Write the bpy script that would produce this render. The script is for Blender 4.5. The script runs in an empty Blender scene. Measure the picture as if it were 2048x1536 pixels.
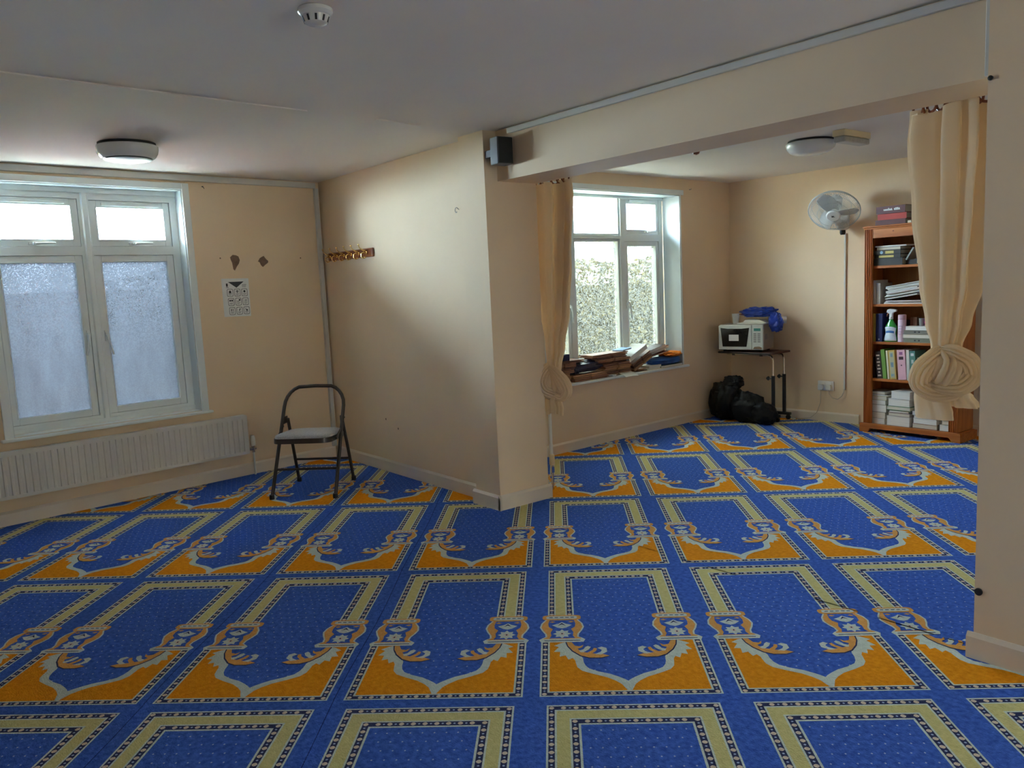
import bpy, math, random
from mathutils import Matrix, Vector, Euler, noise
random.seed(7)
C = bpy.context.scene.collection
R = math.radians
PI = math.pi
# ------------------------------------------------------------------ helpers
class MB:
    """collects polygons for one mesh"""
    def __init__(s):
        s.v = []; s.f = []; s.m = []; s.T = Matrix.Identity(4)
    def add(s, vs, fs, m=0):
        b = len(s.v)
        s.v += [tuple(s.T @ Vector(p)) for p in vs]
        for f in fs:
            s.f.append([b + i for i in f]); s.m.append(m)
        return s
    def box(s, x0, x1, y0, y1, z0, z1, m=0):
        return s.add([(x0,y0,z0),(x1,y0,z0),(x1,y1,z0),(x0,y1,z0),(x0,y0,z1),(x1,y0,z1),(x1,y1,z1),(x0,y1,z1)],
                     [(0,3,2,1),(4,5,6,7),(0,1,5,4),(1,2,6,5),(2,3,7,6),(3,0,4,7)], m)
    def prism(s, poly, a, b, axis='z', m=0):
        n = len(poly)
        def P(p, h):
            return (p[0],p[1],h) if axis=='z' else ((p[0],h,p[1]) if axis=='y' else (h,p[0],p[1]))
        vs = [P(p,a) for p in poly] + [P(p,b) for p in poly]
        fs = [tuple(range(n-1,-1,-1)), tuple(range(n,2*n))] + [(i,(i+1)%n,n+(i+1)%n,n+i) for i in range(n)]
        return s.add(vs, fs, m)
    def face(s, pts, m=0):
        return s.add(pts, [tuple(range(len(pts)))], m)
    def tube(s, pts, r, n=10, m=0, closed=False):
        P = [Vector(p) for p in pts]; k = len(P)
        rr = r if isinstance(r, (list, tuple)) else [r]*k
        vs = []; up = None
        for i, p in enumerate(P):
            if closed: t = (P[(i+1)%k]-P[i-1]).normalized()
            else: t = (P[min(i+1,k-1)]-P[max(i-1,0)]).normalized()
            if up is None:
                up = Vector((0,0,1)) if abs(t.z) < .9 else Vector((1,0,0))
            a = (up - t*up.dot(t)).normalized(); b = t.cross(a); up = a
            for j in range(n):
                q = 2*PI*j/n
                vs.append(tuple(p + a*math.cos(q)*rr[i] + b*math.sin(q)*rr[i]))
        fs = []
        for i in range(k if closed else k-1):
            i2 = (i+1) % k
            for j in range(n):
                j2 = (j+1) % n
                fs.append((i*n+j, i*n+j2, i2*n+j2, i2*n+j))
        if not closed:
            fs.append(tuple(range(n-1,-1,-1))); fs.append(tuple((k-1)*n+j for j in range(n)))
        return s.add(vs, fs, m)
    def lathe(s, prof, n=32, m=0, sx=1, sy=1, c=(0,0,0)):
        vs = []; k = len(prof)
        for r, z in prof:
            for j in range(n):
                q = 2*PI*j/n
                vs.append((c[0]+r*sx*math.cos(q), c[1]+r*sy*math.sin(q), c[2]+z))
        fs = [(i*n+j, i*n+(j+1)%n, (i+1)*n+(j+1)%n, (i+1)*n+j) for i in range(k-1) for j in range(n)]
        fs.append(tuple(range(n-1,-1,-1))); fs.append(tuple((k-1)*n+j for j in range(n)))
        return s.add(vs, fs, m)
    def grid(s, fn, nu, nv, m=0, cu=False, caps=False):
        vs = [fn(i/(nu if cu else nu-1), j/(nv-1)) for j in range(nv) for i in range(nu)]
        fs = [(j*nu+i, j*nu+(i+1)%nu, (j+1)*nu+(i+1)%nu, (j+1)*nu+i) for j in range(nv-1) for i in range(nu if cu else nu-1)]
        if caps and cu:
            fs.append(tuple(range(nu-1,-1,-1))); fs.append(tuple((nv-1)*nu+i for i in range(nu)))
        return s.add(vs, fs, m)
    def build(s, name, mats, parent=None, smooth=True, bevel=0, solid=0, sub=0, seg=2):
        me = bpy.data.meshes.new(name)
        me.from_pydata(s.v, [], s.f)
        for mt in (mats if isinstance(mats, (list, tuple)) else [mats]): me.materials.append(mt)
        for p, i in zip(me.polygons, s.m): p.material_index = i
        me.update()
        if smooth:
            me.polygons.foreach_set('use_smooth', [True]*len(me.polygons))
            me.set_sharp_from_angle(angle=R(38))
        o = bpy.data.objects.new(name, me); C.objects.link(o)
        if parent: o.parent = parent
        if solid:
            d = o.modifiers.new('solid','SOLIDIFY'); d.thickness = solid; d.offset = 0
        if bevel:
            d = o.modifiers.new('bevel','BEVEL'); d.width = bevel; d.segments = seg; d.limit_method = 'ANGLE'; d.angle_limit = R(40)
        if sub:
            d = o.modifiers.new('sub','SUBSURF'); d.levels = sub; d.render_levels = sub
        return o
def tag(o, label, cat, group=None, kind=None):
    o['label'] = label; o['category'] = cat
    if group: o['group'] = group
    if kind: o['kind'] = kind
    return o
def empty(name, loc, rz=0, label=None, cat=None, group=None, rot=None):
    o = bpy.data.objects.new(name, None); C.objects.link(o); o.location = loc
    o.rotation_euler = rot if rot else (0, 0, rz); o.empty_display_size = .1
    if label: tag(o, label, cat, group)
    return o
def struct(o):
    o['kind'] = 'structure'; return o
def copy_tree(o):
    c = o.copy(); C.objects.link(c)
    for ch in list(o.children):
        k = ch.copy(); C.objects.link(k); k.parent = c
        for g in list(ch.children):
            q = g.copy(); C.objects.link(q); q.parent = k
    return c
# ------------------------------------------------------------------ materials
def mat(name, col, rough=.6, var=0., scale=8., bump=0., bscale=60., metal=0., spec=.5, col2=None, trans=0., stretch=None, alpha=None, sheen=0.):
    m = bpy.data.materials.new(name); m.use_nodes = True
    nt = m.node_tree; N = nt.nodes; L = nt.links; b = N['Principled BSDF']
    b.inputs['Base Color'].default_value = (*col, 1); b.inputs['Roughness'].default_value = rough
    b.inputs['Metallic'].default_value = metal; b.inputs['Specular IOR Level'].default_value = spec
    if trans: b.inputs['Transmission Weight'].default_value = trans
    if sheen: b.inputs['Sheen Weight'].default_value = sheen
    tc = N.new('ShaderNodeTexCoord')
    src = tc.outputs['Object']
    if stretch:
        mp = N.new('ShaderNodeMapping'); mp.inputs['Scale'].default_value = stretch
        L.new(src, mp.inputs['Vector']); src = mp.outputs['Vector']
    if var or col2:
        nz = N.new('ShaderNodeTexNoise'); nz.inputs['Scale'].default_value = scale; nz.inputs['Detail'].default_value = 5
        L.new(src, nz.inputs['Vector'])
        rp = N.new('ShaderNodeValToRGB')
        a = tuple(max(0, c*(1-var)) for c in col); d = col2 if col2 else tuple(min(1, c*(1+var)) for c in col)
        rp.color_ramp.elements[0].color = (*a, 1); rp.color_ramp.elements[0].position = .3
        rp.color_ramp.elements[1].color = (*d, 1); rp.color_ramp.elements[1].position = .7
        L.new(nz.outputs['Fac'], rp.inputs['Fac']); L.new(rp.outputs['Color'], b.inputs['Base Color'])
    if bump:
        nb = N.new('ShaderNodeTexNoise'); nb.inputs['Scale'].default_value = bscale; nb.inputs['Detail'].default_value = 3
        L.new(src, nb.inputs['Vector'])
        bp = N.new('ShaderNodeBump'); bp.inputs['Strength'].default_value = bump; bp.inputs['Distance'].default_value = .01
        L.new(nb.outputs['Fac'], bp.inputs['Height']); L.new(bp.outputs['Normal'], b.inputs['Normal'])
    return m
def wood(name, c1, c2, rough=.4, axis=(1,1,12), scale=3., spec=.4):
    return mat(name, c1, rough, col2=c2, scale=scale, stretch=axis, bump=.05, bscale=8, spec=spec)
def cloth_mat(name, col, tr=.35, var=.08):
    m = bpy.data.materials.new(name); m.use_nodes = True
    nt = m.node_tree; N = nt.nodes; L = nt.links; N.clear()
    out = N.new('ShaderNodeOutputMaterial'); mix = N.new('ShaderNodeMixShader')
    d = N.new('ShaderNodeBsdfDiffuse'); t = N.new('ShaderNodeBsdfTranslucent')
    tc = N.new('ShaderNodeTexCoord'); nz = N.new('ShaderNodeTexNoise'); nz.inputs['Scale'].default_value = 300
    bp = N.new('ShaderNodeBump'); bp.inputs['Strength'].default_value = .12; bp.inputs['Distance'].default_value = .002
    L.new(tc.outputs['Object'], nz.inputs['Vector']); L.new(nz.outputs['Fac'], bp.inputs['Height'])
    L.new(bp.outputs['Normal'], d.inputs['Normal'])
    n2 = N.new('ShaderNodeTexNoise'); n2.inputs['Scale'].default_value = 5
    rp = N.new('ShaderNodeValToRGB'); L.new(tc.outputs['Object'], n2.inputs['Vector']); L.new(n2.outputs['Fac'], rp.inputs['Fac'])
    rp.color_ramp.elements[0].color = (*[c*(1-var) for c in col], 1); rp.color_ramp.elements[1].color = (*[min(1, c*(1+var)) for c in col], 1)
    L.new(rp.outputs['Color'], d.inputs['Color']); L.new(rp.outputs['Color'], t.inputs['Color'])
    mix.inputs['Fac'].default_value = tr
    L.new(d.outputs[0], mix.inputs[1]); L.new(t.outputs[0], mix.inputs[2]); L.new(mix.outputs[0], out.inputs['Surface'])
    return m
def pane_mat(name, lo, hi, scale, tint, streak=1.0, clear=None, drops=None):
    """window glass: clear glass partly covered by condensation or dimples that scatter the light"""
    m = bpy.data.materials.new(name); m.use_nodes = True
    nt = m.node_tree; N = nt.nodes; L = nt.links; N.clear()
    out = N.new('ShaderNodeOutputMaterial'); mix = N.new('ShaderNodeMixShader')
    tr = N.new('ShaderNodeBsdfTransparent'); tl = N.new('ShaderNodeBsdfTranslucent'); tl.inputs['Color'].default_value = (*tint, 1)
    tr.inputs['Color'].default_value = (*(clear or tint), 1)
    gl = N.new('ShaderNodeBsdfGlossy'); gl.inputs['Roughness'].default_value = .08
    mg = N.new('ShaderNodeMixShader'); mg.inputs['Fac'].default_value = .03
    tc = N.new('ShaderNodeTexCoord'); mp = N.new('ShaderNodeMapping'); mp.inputs['Scale'].default_value = (1, 1, streak)
    nz = N.new('ShaderNodeTexNoise'); nz.inputs['Scale'].default_value = scale; nz.inputs['Detail'].default_value = 6; nz.inputs['Roughness'].default_value = .65
    mr = N.new('ShaderNodeMapRange'); mr.inputs['From Min'].default_value = .35; mr.inputs['From Max'].default_value = .65
    mr.inputs['To Min'].default_value = lo; mr.inputs['To Max'].default_value = hi
    L.new(tc.outputs['Object'], mp.inputs['Vector']); L.new(mp.outputs['Vector'], nz.inputs['Vector']); L.new(nz.outputs['Fac'], mr.inputs['Value'])
    fac = mr.outputs['Result']
    if drops:                                        # fine droplets, thickest towards the top of the pane
        z0_, z1_, dscale, amount = drops
        d = N.new('ShaderNodeTexNoise'); d.inputs['Scale'].default_value = dscale; d.inputs['Detail'].default_value = 2
        L.new(tc.outputs['Object'], d.inputs['Vector'])
        dr = N.new('ShaderNodeMapRange'); dr.inputs['From Min'].default_value = .42; dr.inputs['From Max'].default_value = .58
        dr.inputs['To Min'].default_value = -amount; dr.inputs['To Max'].default_value = amount; L.new(d.outputs['Fac'], dr.inputs['Value'])
        sx = N.new('ShaderNodeSeparateXYZ'); L.new(tc.outputs['Object'], sx.inputs['Vector'])
        zr = N.new('ShaderNodeMapRange'); zr.inputs['From Min'].default_value = z0_; zr.inputs['From Max'].default_value = z1_
        zr.inputs['To Min'].default_value = .12; zr.inputs['To Max'].default_value = 1.; L.new(sx.outputs['Z'], zr.inputs['Value'])
        mu = N.new('ShaderNodeMath'); mu.operation = 'MULTIPLY'; L.new(dr.outputs['Result'], mu.inputs[0]); L.new(zr.outputs['Result'], mu.inputs[1])
        ad = N.new('ShaderNodeMath'); ad.operation = 'ADD'; ad.use_clamp = True; L.new(fac, ad.inputs[0]); L.new(mu.outputs[0], ad.inputs[1]); fac = ad.outputs[0]
    L.new(fac, mix.inputs['Fac'])
    L.new(tr.outputs[0], mix.inputs[1]); L.new(tl.outputs[0], mix.inputs[2])
    L.new(mix.outputs[0], mg.inputs[1]); L.new(gl.outputs[0], mg.inputs[2]); L.new(mg.outputs[0], out.inputs['Surface'])
    return m
def brick_mat():
    m = bpy.data.materials.new('red brickwork'); m.use_nodes = True
    nt = m.node_tree; N = nt.nodes; L = nt.links; b = N['Principled BSDF']
    tc = N.new('ShaderNodeTexCoord'); mp = N.new('ShaderNodeMapping'); mp.inputs['Rotation'].default_value = (R(90), 0, 0)
    br = N.new('ShaderNodeTexBrick'); br.inputs['Scale'].default_value = 4.4
    br.inputs['Color1'].default_value = (.42,.12,.08,1); br.inputs['Color2'].default_value = (.30,.09,.06,1); br.inputs['Mortar'].default_value = (.5,.45,.4,1)
    L.new(tc.outputs['Object'], mp.inputs['Vector']); L.new(mp.outputs['Vector'], br.inputs['Vector']); L.new(br.outputs['Color'], b.inputs['Base Color'])
    b.inputs['Roughness'].default_value = .9
    return m
M = {}
M['wall'] = mat('cream wall paint', (.80,.625,.43), .75, var=.035, scale=1.6, bump=.04, bscale=35, spec=.25)
M['ceil'] = mat('white ceiling paint', (.82,.76,.69), .85, var=.03, scale=1.2, bump=.03, bscale=30, spec=.2)
M['chip'] = mat('bare brown plaster', (.20,.12,.08), .9, var=.2, scale=30)
M['skirt'] = mat('off-white gloss paint', (.76,.66,.54), .35, var=.05, scale=3)
M['white'] = mat('white window plastic', (.78,.83,.82), .3, var=.02, scale=4)
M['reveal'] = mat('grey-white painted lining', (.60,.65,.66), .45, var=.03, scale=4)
M['trunk'] = mat('grey-white plastic trunking', (.62,.60,.56), .45, var=.03, scale=3)
M['gasket'] = mat('black rubber seal', (.015,.015,.015), .6, var=.1)
M['radiator'] = mat('radiator white enamel', (.68,.65,.59), .35, var=.03, scale=3)
M['chrome'] = mat('chrome', (.72,.70,.66), .16, metal=1, var=.03, scale=6)
M['brass'] = mat('polished brass', (.85,.62,.25), .2, metal=1, var=.05, scale=20)
M['black'] = mat('black plastic', (.012,.012,.013), .45, var=.2, scale=20)
M['bag'] = mat('black bin liner', (.004,.004,.0045), .5, var=.2, scale=9, bump=.25, bscale=10, spec=.3)
M['steel'] = mat('dark bronze steel tube', (.075,.062,.055), .35, metal=.6, var=.1, scale=12)
M['seat'] = mat('grey woven seat fabric', (.30,.30,.32), .95, col2=(.52,.51,.51), scale=160, bump=.6, bscale=220, sheen=.3)
M['pine'] = wood('orange pine', (.34,.095,.018), (.54,.18,.04), .38, axis=(6,6,.5), scale=5)
M['pine_x'] = wood('orange pine shelf', (.34,.095,.018), (.54,.185,.045), .38, axis=(.5,6,6), scale=5)
M['pine_in'] = wood('orange pine back board', (.27,.10,.025), (.40,.155,.04), .5, axis=(5,5,.4), scale=5)
M['rackwood'] = wood('varnished brown board', (.20,.045,.015), (.33,.10,.025), .3, axis=(.6,8,8), scale=6)
M['rod'] = wood('dark stained pole', (.17,.045,.02), (.26,.08,.03), .35, axis=(.5,6,6), scale=6)
M['stand1'] = wood('brown stand wood', (.20,.085,.05), (.36,.18,.11), .5, axis=(1,5,5), scale=7)
M['stand2'] = wood('tan stand wood', (.34,.17,.08), (.5,.28,.14), .5, axis=(1,5,5), scale=7)
M['stand3'] = wood('dark stand wood', (.11,.05,.035), (.22,.10,.065), .5, axis=(1,5,5), scale=7)
M['curtain'] = cloth_mat('cream curtain cotton', (.94,.77,.54), .36)
M['paper'] = mat('white paper', (.80,.80,.78), .8, var=.03, scale=20)
M['page'] = mat('book page edges', (.66,.60,.50), .85, var=.12, scale=3, stretch=(1,1,160))
M['pagew'] = mat('pale page edges', (.74,.72,.68), .85, var=.10, scale=3, stretch=(1,1,160))
M['ink'] = mat('black print', (.03,.03,.035), .7, var=.1)
M['greyink'] = mat('grey print', (.25,.25,.26), .7, var=.1)
M['clear2'] = mat('clouded prismatic plastic', (.42,.40,.36), .3, var=.15, scale=30)
M['dome'] = mat('white opal plastic', (.72,.73,.71), .18, var=.02, scale=5)
M['clear'] = mat('clear ribbed plastic', (.05,.075,.068), .3, var=.2, scale=6)
M['cream_plastic'] = mat('aged cream plastic', (.70,.58,.36), .4, var=.05, scale=8)
M['whiteplastic'] = mat('white plastic', (.78,.78,.76), .35, var=.02, scale=6)
M['silver'] = mat('silver painted panel', (.62,.66,.64), .35, var=.03, scale=6, metal=.2)
M['greymetal'] = mat('grey painted steel', (.33,.30,.28), .4, var=.04, scale=5, metal=.3)
M['darkglass'] = mat('dark oven window', (.018,.016,.014), .12, var=.2, scale=8)
M['lcd'] = mat('green display', (.10,.34,.30), .25, var=.05, scale=20)
M['tabletop'] = wood('dark brown laminate', (.045,.018,.012), (.08,.03,.02), .35, axis=(1,6,6), scale=6)
M['bluebag'] = mat('blue plastic bag', (.01,.045,.36), .3, var=.3, scale=12, bump=.5, bscale=14)
M['navycloth'] = mat('navy shiny cloth', (.014,.014,.04), .35, var=.4, scale=14, bump=.5, bscale=16)
M['bluecloth'] = mat('blue cloth', (.01,.07,.27), .6, var=.4, scale=10, bump=.5, bscale=14)
M['orangecloth'] = mat('orange cloth', (.80,.24,.02), .7, var=.25, scale=14, bump=.6, bscale=18)
M['fanplastic'] = mat('pale grey fan plastic', (.68,.70,.68), .35, var=.02, scale=6)
M['fanwire'] = mat('grey white wire', (.50,.54,.54), .4, var=.03, scale=6)
M['speaker'] = mat('dark grey speaker case', (.085,.082,.085), .5, var=.08, scale=8)
M['grille'] = mat('black speaker grille', (.012,.013,.012), .7, bump=.5, bscale=400, var=.2, scale=50)
M['cable'] = mat('beige cable', (.55,.45,.35), .5, var=.05, scale=20)
M['brick'] = brick_mat()
M['leaf'] = mat('yellow green hedge leaves', (.05,.046,.02), .7, col2=(.20,.155,.05), scale=9)
M['ground'] = mat('garden soil and grass', (.16,.17,.08), .95, var=.4, scale=3)
for k, c, c2 in (('c_blue',(.034,.10,.46),(.085,.19,.70)),('c_navy',(.03,.035,.10),(.05,.06,.15)),('c_olive',(.62,.57,.24),(.74,.68,.31)),
             ('c_orange',(.78,.26,.006),(.95,.38,.016)),('c_pale',(.60,.68,.62),(.74,.80,.74)),('c_pink',(.74,.60,.47),(.80,.68,.56)),('c_gold',(.76,.36,.09),(.85,.45,.14)),('c_seam',(.012,.025,.14),(.02,.04,.2)),('c_speck',(.42,.50,.75),(.52,.60,.80))):
    M[k] = mat('carpet '+k[2:], c, .95, col2=c2, scale=55, bump=1.0, bscale=160, spec=.05)
# ------------------------------------------------------------------ frames measured in the room (metres)
CAMZ = 1.38
ZC = 2.28
def frame(p, q):
    a = Vector((q[0]-p[0], q[1]-p[1])).normalized()
    return Vector((p[0], p[1], 0)), math.atan2(a.y, a.x)
LWo, LWa = frame((-5.945,.66), (-6.2,2.97))         # left window wall: x = along the wall to the right, y = into the wall
W2o, W2a = frame((-4.772,4.149), (-4.875,6.321))    # alcove window wall
FWo, FWa = frame((-4.84,6.70), (-3.354,6.79))       # alcove rear wall
def T(o, a): return Matrix.Translation(o) @ Matrix.Rotation(a, 4, 'Z')
TL, TW2, TF = T(LWo, LWa), T(W2o, W2a), T(FWo, FWa)
YH, YP, PX = 2.985, 2.905, -3.835
YB = 3.30                                            # back of the dividing wall
# ------------------------------------------------------------------ room shell
RX = 2.6; RY = -3.3
def wall_with_hole(mb, x0, x1, hx0, hx1, hz0, hz1, th, z1=2.5):
    mb.box(x0, hx0, 0, th, -.1, z1); mb.box(hx1, x1, 0, th, -.1, z1)
    mb.box(hx0, hx1, 0, th, -.1, hz0); mb.box(hx0, hx1, 0, th, hz1, z1)
W1 = dict(x0=-.03, x1=1.20, z0=.555, z1=2.168)
mb = MB(); mb.T = TL
wall_with_hole(mb, -4.6, 2.62, W1['x0'], W1['x1'], W1['z0'], W1['z1'], .26)
def flake(pts):  # missing paint: a shallow flake of another colour
    mb.prism(pts, -.0012, .0, 'y', 1)
flake([(1.527,1.681),(1.548,1.70),(1.575,1.697),(1.594,1.688),(1.603,1.66),(1.594,1.635),(1.575,1.612),(1.557,1.582),(1.545,1.592),(1.540,1.64),(1.532,1.66)])
flake([(1.752,1.648),(1.768,1.672),(1.785,1.682),(1.803,1.690),(1.822,1.664),(1.838,1.652),(1.836,1.638),(1.812,1.622),(1.790,1.605),(1.775,1.618),(1.765,1.642)])
for x, z in ((1.449,1.676),(2.125,1.671)): flake([(x+.006*math.cos(q*PI/3), z+.006*math.sin(q*PI/3)) for q in range(6)])
struct(mb.build('wall_left', [M['wall'], M['chip']], smooth=False))
W2 = dict(x0=.02, x1=1.755, z0=.56, z1=2.118)
mb = MB(); mb.T = TW2
wall_with_hole(mb, -.83, 2.9, W2['x0'], W2['x1'], W2['z0'], W2['z1'], .34)
struct(mb.build('wall_alcove', M['wall'], smooth=False))
mb = MB(); mb.T = TF
mb.box(-.3, 4.6, 0, .25, -.1, 2.5)
struct(mb.build('wall_rear', M['wall'], smooth=False))
mb = MB()
mb.box(-6.9, PX, YH, YB, -.1, 2.5)
mb.prism([(-4.085,YP),(PX,YP),(PX,YH),(-4.085,YH)], -.1, 2.5)
for x, z in ((-5.336,.405),(-5.16,.35)): mb.prism([(x+.007*math.cos(q*PI/3), z+.009*math.sin(q*PI/3)) for q in range(6)], YH-.0012, YH, 'y', 1)
struct(mb.build('wall_middle', [M['wall'], M['chip']], smooth=False))
mb = MB(); mb.box(-1.117, RX, YP, YB, -.1, 2.5)
struct(mb.build('wall_pier', M['wall'], smooth=False))
mb = MB(); mb.box(PX, -1.117, 3.0, YB, 1.99, 2.5)
struct(mb.build('beam', M['wall'], smooth=False))
mb = MB(); mb.box(-.35, -.1, YB, 7.2, -.1, 2.5)
struct(mb.build('wall_alcove_right', M['wall'], smooth=False))
mb = MB(); mb.T = Matrix.Translation((RX, YP, 0)) @ Matrix.Rotation(R(-90), 4, 'Z')
wall_with_hole(mb, 0, YP-RY, .10, 0.95, .15, 2.1, .25)  # opening added for the unseen fill-light window
struct(mb.build('wall_right', M['wall'], smooth=False))
mb = MB()                                            # wall behind the photographer
mb.T = Matrix.Translation((0, RY, 0)) @ Matrix.Rotation(PI, 4, 'Z')
mb.box(-RX, 7.3, 0, .25, -.1, 2.5)
struct(mb.build('wall_back', M['wall'], smooth=False))
mb = MB(); mb.box(-6.9, RX+.25, RY-.25, YH+.15, ZC, ZC+.12); mb.box(-5.4, 0, YB-.15, 7.3, 2.265, ZC+.12)
for a, b in (((-3.68,.40),(-3.80,1.80)),((-3.83,2.2),(-3.865,2.5))):
    d = (Vector(b)-Vector(a)).normalized(); n = Vector((-d.y, d.x))*.006
    mb.prism([(a[0]-n.x,a[1]-n.y),(a[0]+n.x,a[1]+n.y),(b[0]+n.x*.3,b[1]+n.y*.3),(b[0]-n.x*.3,b[1]-n.y*.3)], ZC-.006, ZC, 'z', 0)
struct(mb.build('ceiling', M['ceil'], smooth=False))
# skirting boards
def skirt(name, TT, x0, x1, h=.092, th=.016, mitre=0):
    mb = MB(); mb.T = TT
    prof = [(-.002,0),(-.002,h),(-th*.45,h),(-th,h-.014),(-th,0)]
    mb.prism([(p[0], p[1]) for p in prof], x0, x1, 'x')
    return struct(mb.build(name, M['skirt'], smooth=False))
skirt('baseboard_left', TL, -4.0, 2.31)
skirt('baseboard_middle', Matrix.Translation((0,YH,0)), -6.2, -4.08)
mb = MB()
def sk(p, q, h=.092):
    o, a = frame(p, q); L_ = (Vector(q)-Vector(p)).length; mb.T = T(o, a)
    th = .018; mb.prism([(-.001,0),(-.001,h),(-th*.45,h),(-th,h-.014),(-th,0)], -th, L_+th, 'x')
sk((-4.085,YP),(PX,YP)); sk((PX,YP),(PX,YB))
struct(mb.build('baseboard_pillar', M['skirt'], smooth=False))
skirt('baseboard_alcove', TW2, -.8, 2.54, h=.085)
skirt('baseboard_rear', TF, 0.0, 1.25, h=.085)
skirt('baseboard_rear_right', TF, 2.12, 4.4, h=.085)
mb = MB(); sk((-1.117,YP),(RX,YP)); struct(mb.build('baseboard_pier', M['skirt'], smooth=False))
# trunking (cable covers)
def trim(name, TT, *boxes):
    mb = MB(); mb.T = TT
    for b in boxes: mb.box(*b)
    return struct(mb.build(name, M['trunk'], smooth=False, bevel=.003))
trim('trim_1', TL, (-4.4, 2.30, -.024, -.001, 2.229, 2.272))
trim('trim_2', TL, (2.285, 2.318, -.03, -.001, .093, 2.227))
trim('trim_3', Matrix.Identity(4), (-3.70, -1.16, 2.976, 2.999, 2.243, 2.272))
trim('trim_4', Matrix.Identity(4), (-1.155, -1.128, 2.972, 2.999, 1.992, 2.272))
trim('trim_5', TF, (1.108, 1.124, -.014, -.001, .30, 1.69))
# ------------------------------------------------------------------ carpet
eu = Vector((.66405825,.74768084)); ev = Vector((-.74768084,.66405825)); org = Vector((-1.76073636,1.84048349))
PU, PV = .66994789, 1.24178418
B, NV, OL, OR, PA, PK, GD, SE, SP = range(9)
tile = []                                            # (layer, material, outline) in the mat's own u, v
def tp(layer, m, pts, mirror=False):
    tile.append((layer, m, pts))
    if mirror: tile.append((layer, m, [(-p[0], p[1]) for p in reversed(pts)]))
w, top = .2817, 1.186
def U(a, b, layer, m):
    k = 1.1; lo = .645
    tp(layer, m, [(-w+a,lo),(-w+b,lo),(-w+b,top-b*k),(-w+a,top-a*k)], True)
    tp(layer, m, [(-w+a,top-a*k),(-w+b,top-b*k),(w-b,top-b*k),(w-a,top-a*k)])
for a, b, m in ((0,.0065,PA),(.0065,.026,NV),(.026,.0325,PA),(.0325,.073,OL),(.073,.0795,PA),(.0795,.101,NV),(.101,.1085,PA)): U(a, b, 1, m)
w2, vt = .3065, .415
def V(a, b, layer, m):
    tp(layer, m, [(-w2+a,a),(-w2+b,b),(-w2+b,vt),(-w2+a,vt)], True)
    tp(layer, m, [(-w2+a,a),(w2-a,a),(w2-b,b),(-w2+b,b)])
for a, b, m in ((0,.0065,PA),(.0065,.0265,NV),(.0265,.0335,PA)): V(a, b, 1, m)
def bead(u, v, du, dv, m, layer=2): tp(layer, m, [(u-du,v),(u-du*.6,v-dv*.7),(u,v-dv),(u+du*.6,v-dv*.7),(u+du,v),(u+du*.6,v+dv*.7),(u,v+dv),(u-du*.6,v+dv*.7)])
def chain(p, q, pitch, wd):
    d = Vector(q)-Vector(p); n = max(1, round(d.length/pitch))
    for i in range(n+1):
        c = Vector(p)+d*(i/n); bead(c.x, c.y, wd, wd, PK)
        if i < n:
            c = Vector(p)+d*((i+.5)/n); bead(c.x, c.y, wd*.45, wd*.45, SP)
for s_ in (-1, 1):
    chain((s_*(w-.016),.67),(s_*(w-.016),top-.018), .041, .0092)
    chain((s_*(w-.09),.67),(s_*(w-.09),top-.099), .041, .0092)
    chain((s_*(w2-.0165),.0165),(s_*(w2-.0165),.39), .041, .0092)
chain((-w+.055,top-.018),(w-.055,top-.018), .040, .0092)
chain((-w+.13,top-.099),(w-.13,top-.099), .040, .0092)
chain((-w2+.055,.0165),(w2-.055,.0165), .0385, .0092)
arch_out = [(-.179,.255),(-.178,.239),(-.173,.203),(-.157,.176),(-.12,.152),(-.071,.125),(-.042,.099),(-.024,.076),(-.008,.0335)]
arch_in = [(0,.098),(-.011,.111),(-.03,.128),(-.059,.150),(-.099,.169),(-.131,.192),(-.143,.215),(-.149,.242),(-.150,.272)]
tp(1, OR, [(-.273,.0335),(0,.0335),(0,.06),(-.03,.105),(-.07,.137),(-.12,.160),(-.155,.185),(-.165,.24),(-.18,.30),(-.203,.36),(-.209,.412),(-.273,.412)], True)
tp(3, PA, [(-.207,.41),(-.230,.40),(-.257,.378),(-.238,.366),(-.258,.328),(-.234,.326),(-.236,.288),(-.214,.297),(-.204,.263),(-.188,.275)] + arch_out + [(0,.0335)] + arch_in + [(-.160,.30),(-.187,.335),(-.203,.373)], True)
tp(4, NV, [(-.214,.410),(-.207,.370),(-.190,.328),(-.160,.287),(-.126,.269),(-.080,.268),(-.045,.288),(-.09,.29),(-.125,.29),(-.160,.315),(-.190,.36),(-.200,.408)], True)
tp(5, GD, [(-.209,.408),(-.203,.373),(-.186,.333),(-.157,.293),(-.125,.275),(-.082,.274),(-.051,.288),(-.074,.301),(-.113,.308),(-.152,.322),(-.177,.362),(-.188,.405)], True)
tp(6, GD, [(-.188,.402),(-.177,.374),(-.158,.368),(-.144,.382),(-.150,.360),(-.172,.345),(-.19,.36)], True)
tp(6, PA, [(-.163,.333),(-.147,.341),(-.138,.362),(-.128,.371),(-.117,.361),(-.126,.340),(-.147,.318),(-.158,.32)], True)
tp(6, GD, [(-.136,.311),(-.113,.334),(-.106,.353),(-.095,.349),(-.098,.330),(-.116,.306)], True)
tp(6, PA, [(-.106,.302),(-.083,.318),(-.077,.334),(-.085,.344),(-.093,.351),(-.077,.362),(-.059,.350),(-.058,.320),(-.082,.297)], True)
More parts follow.
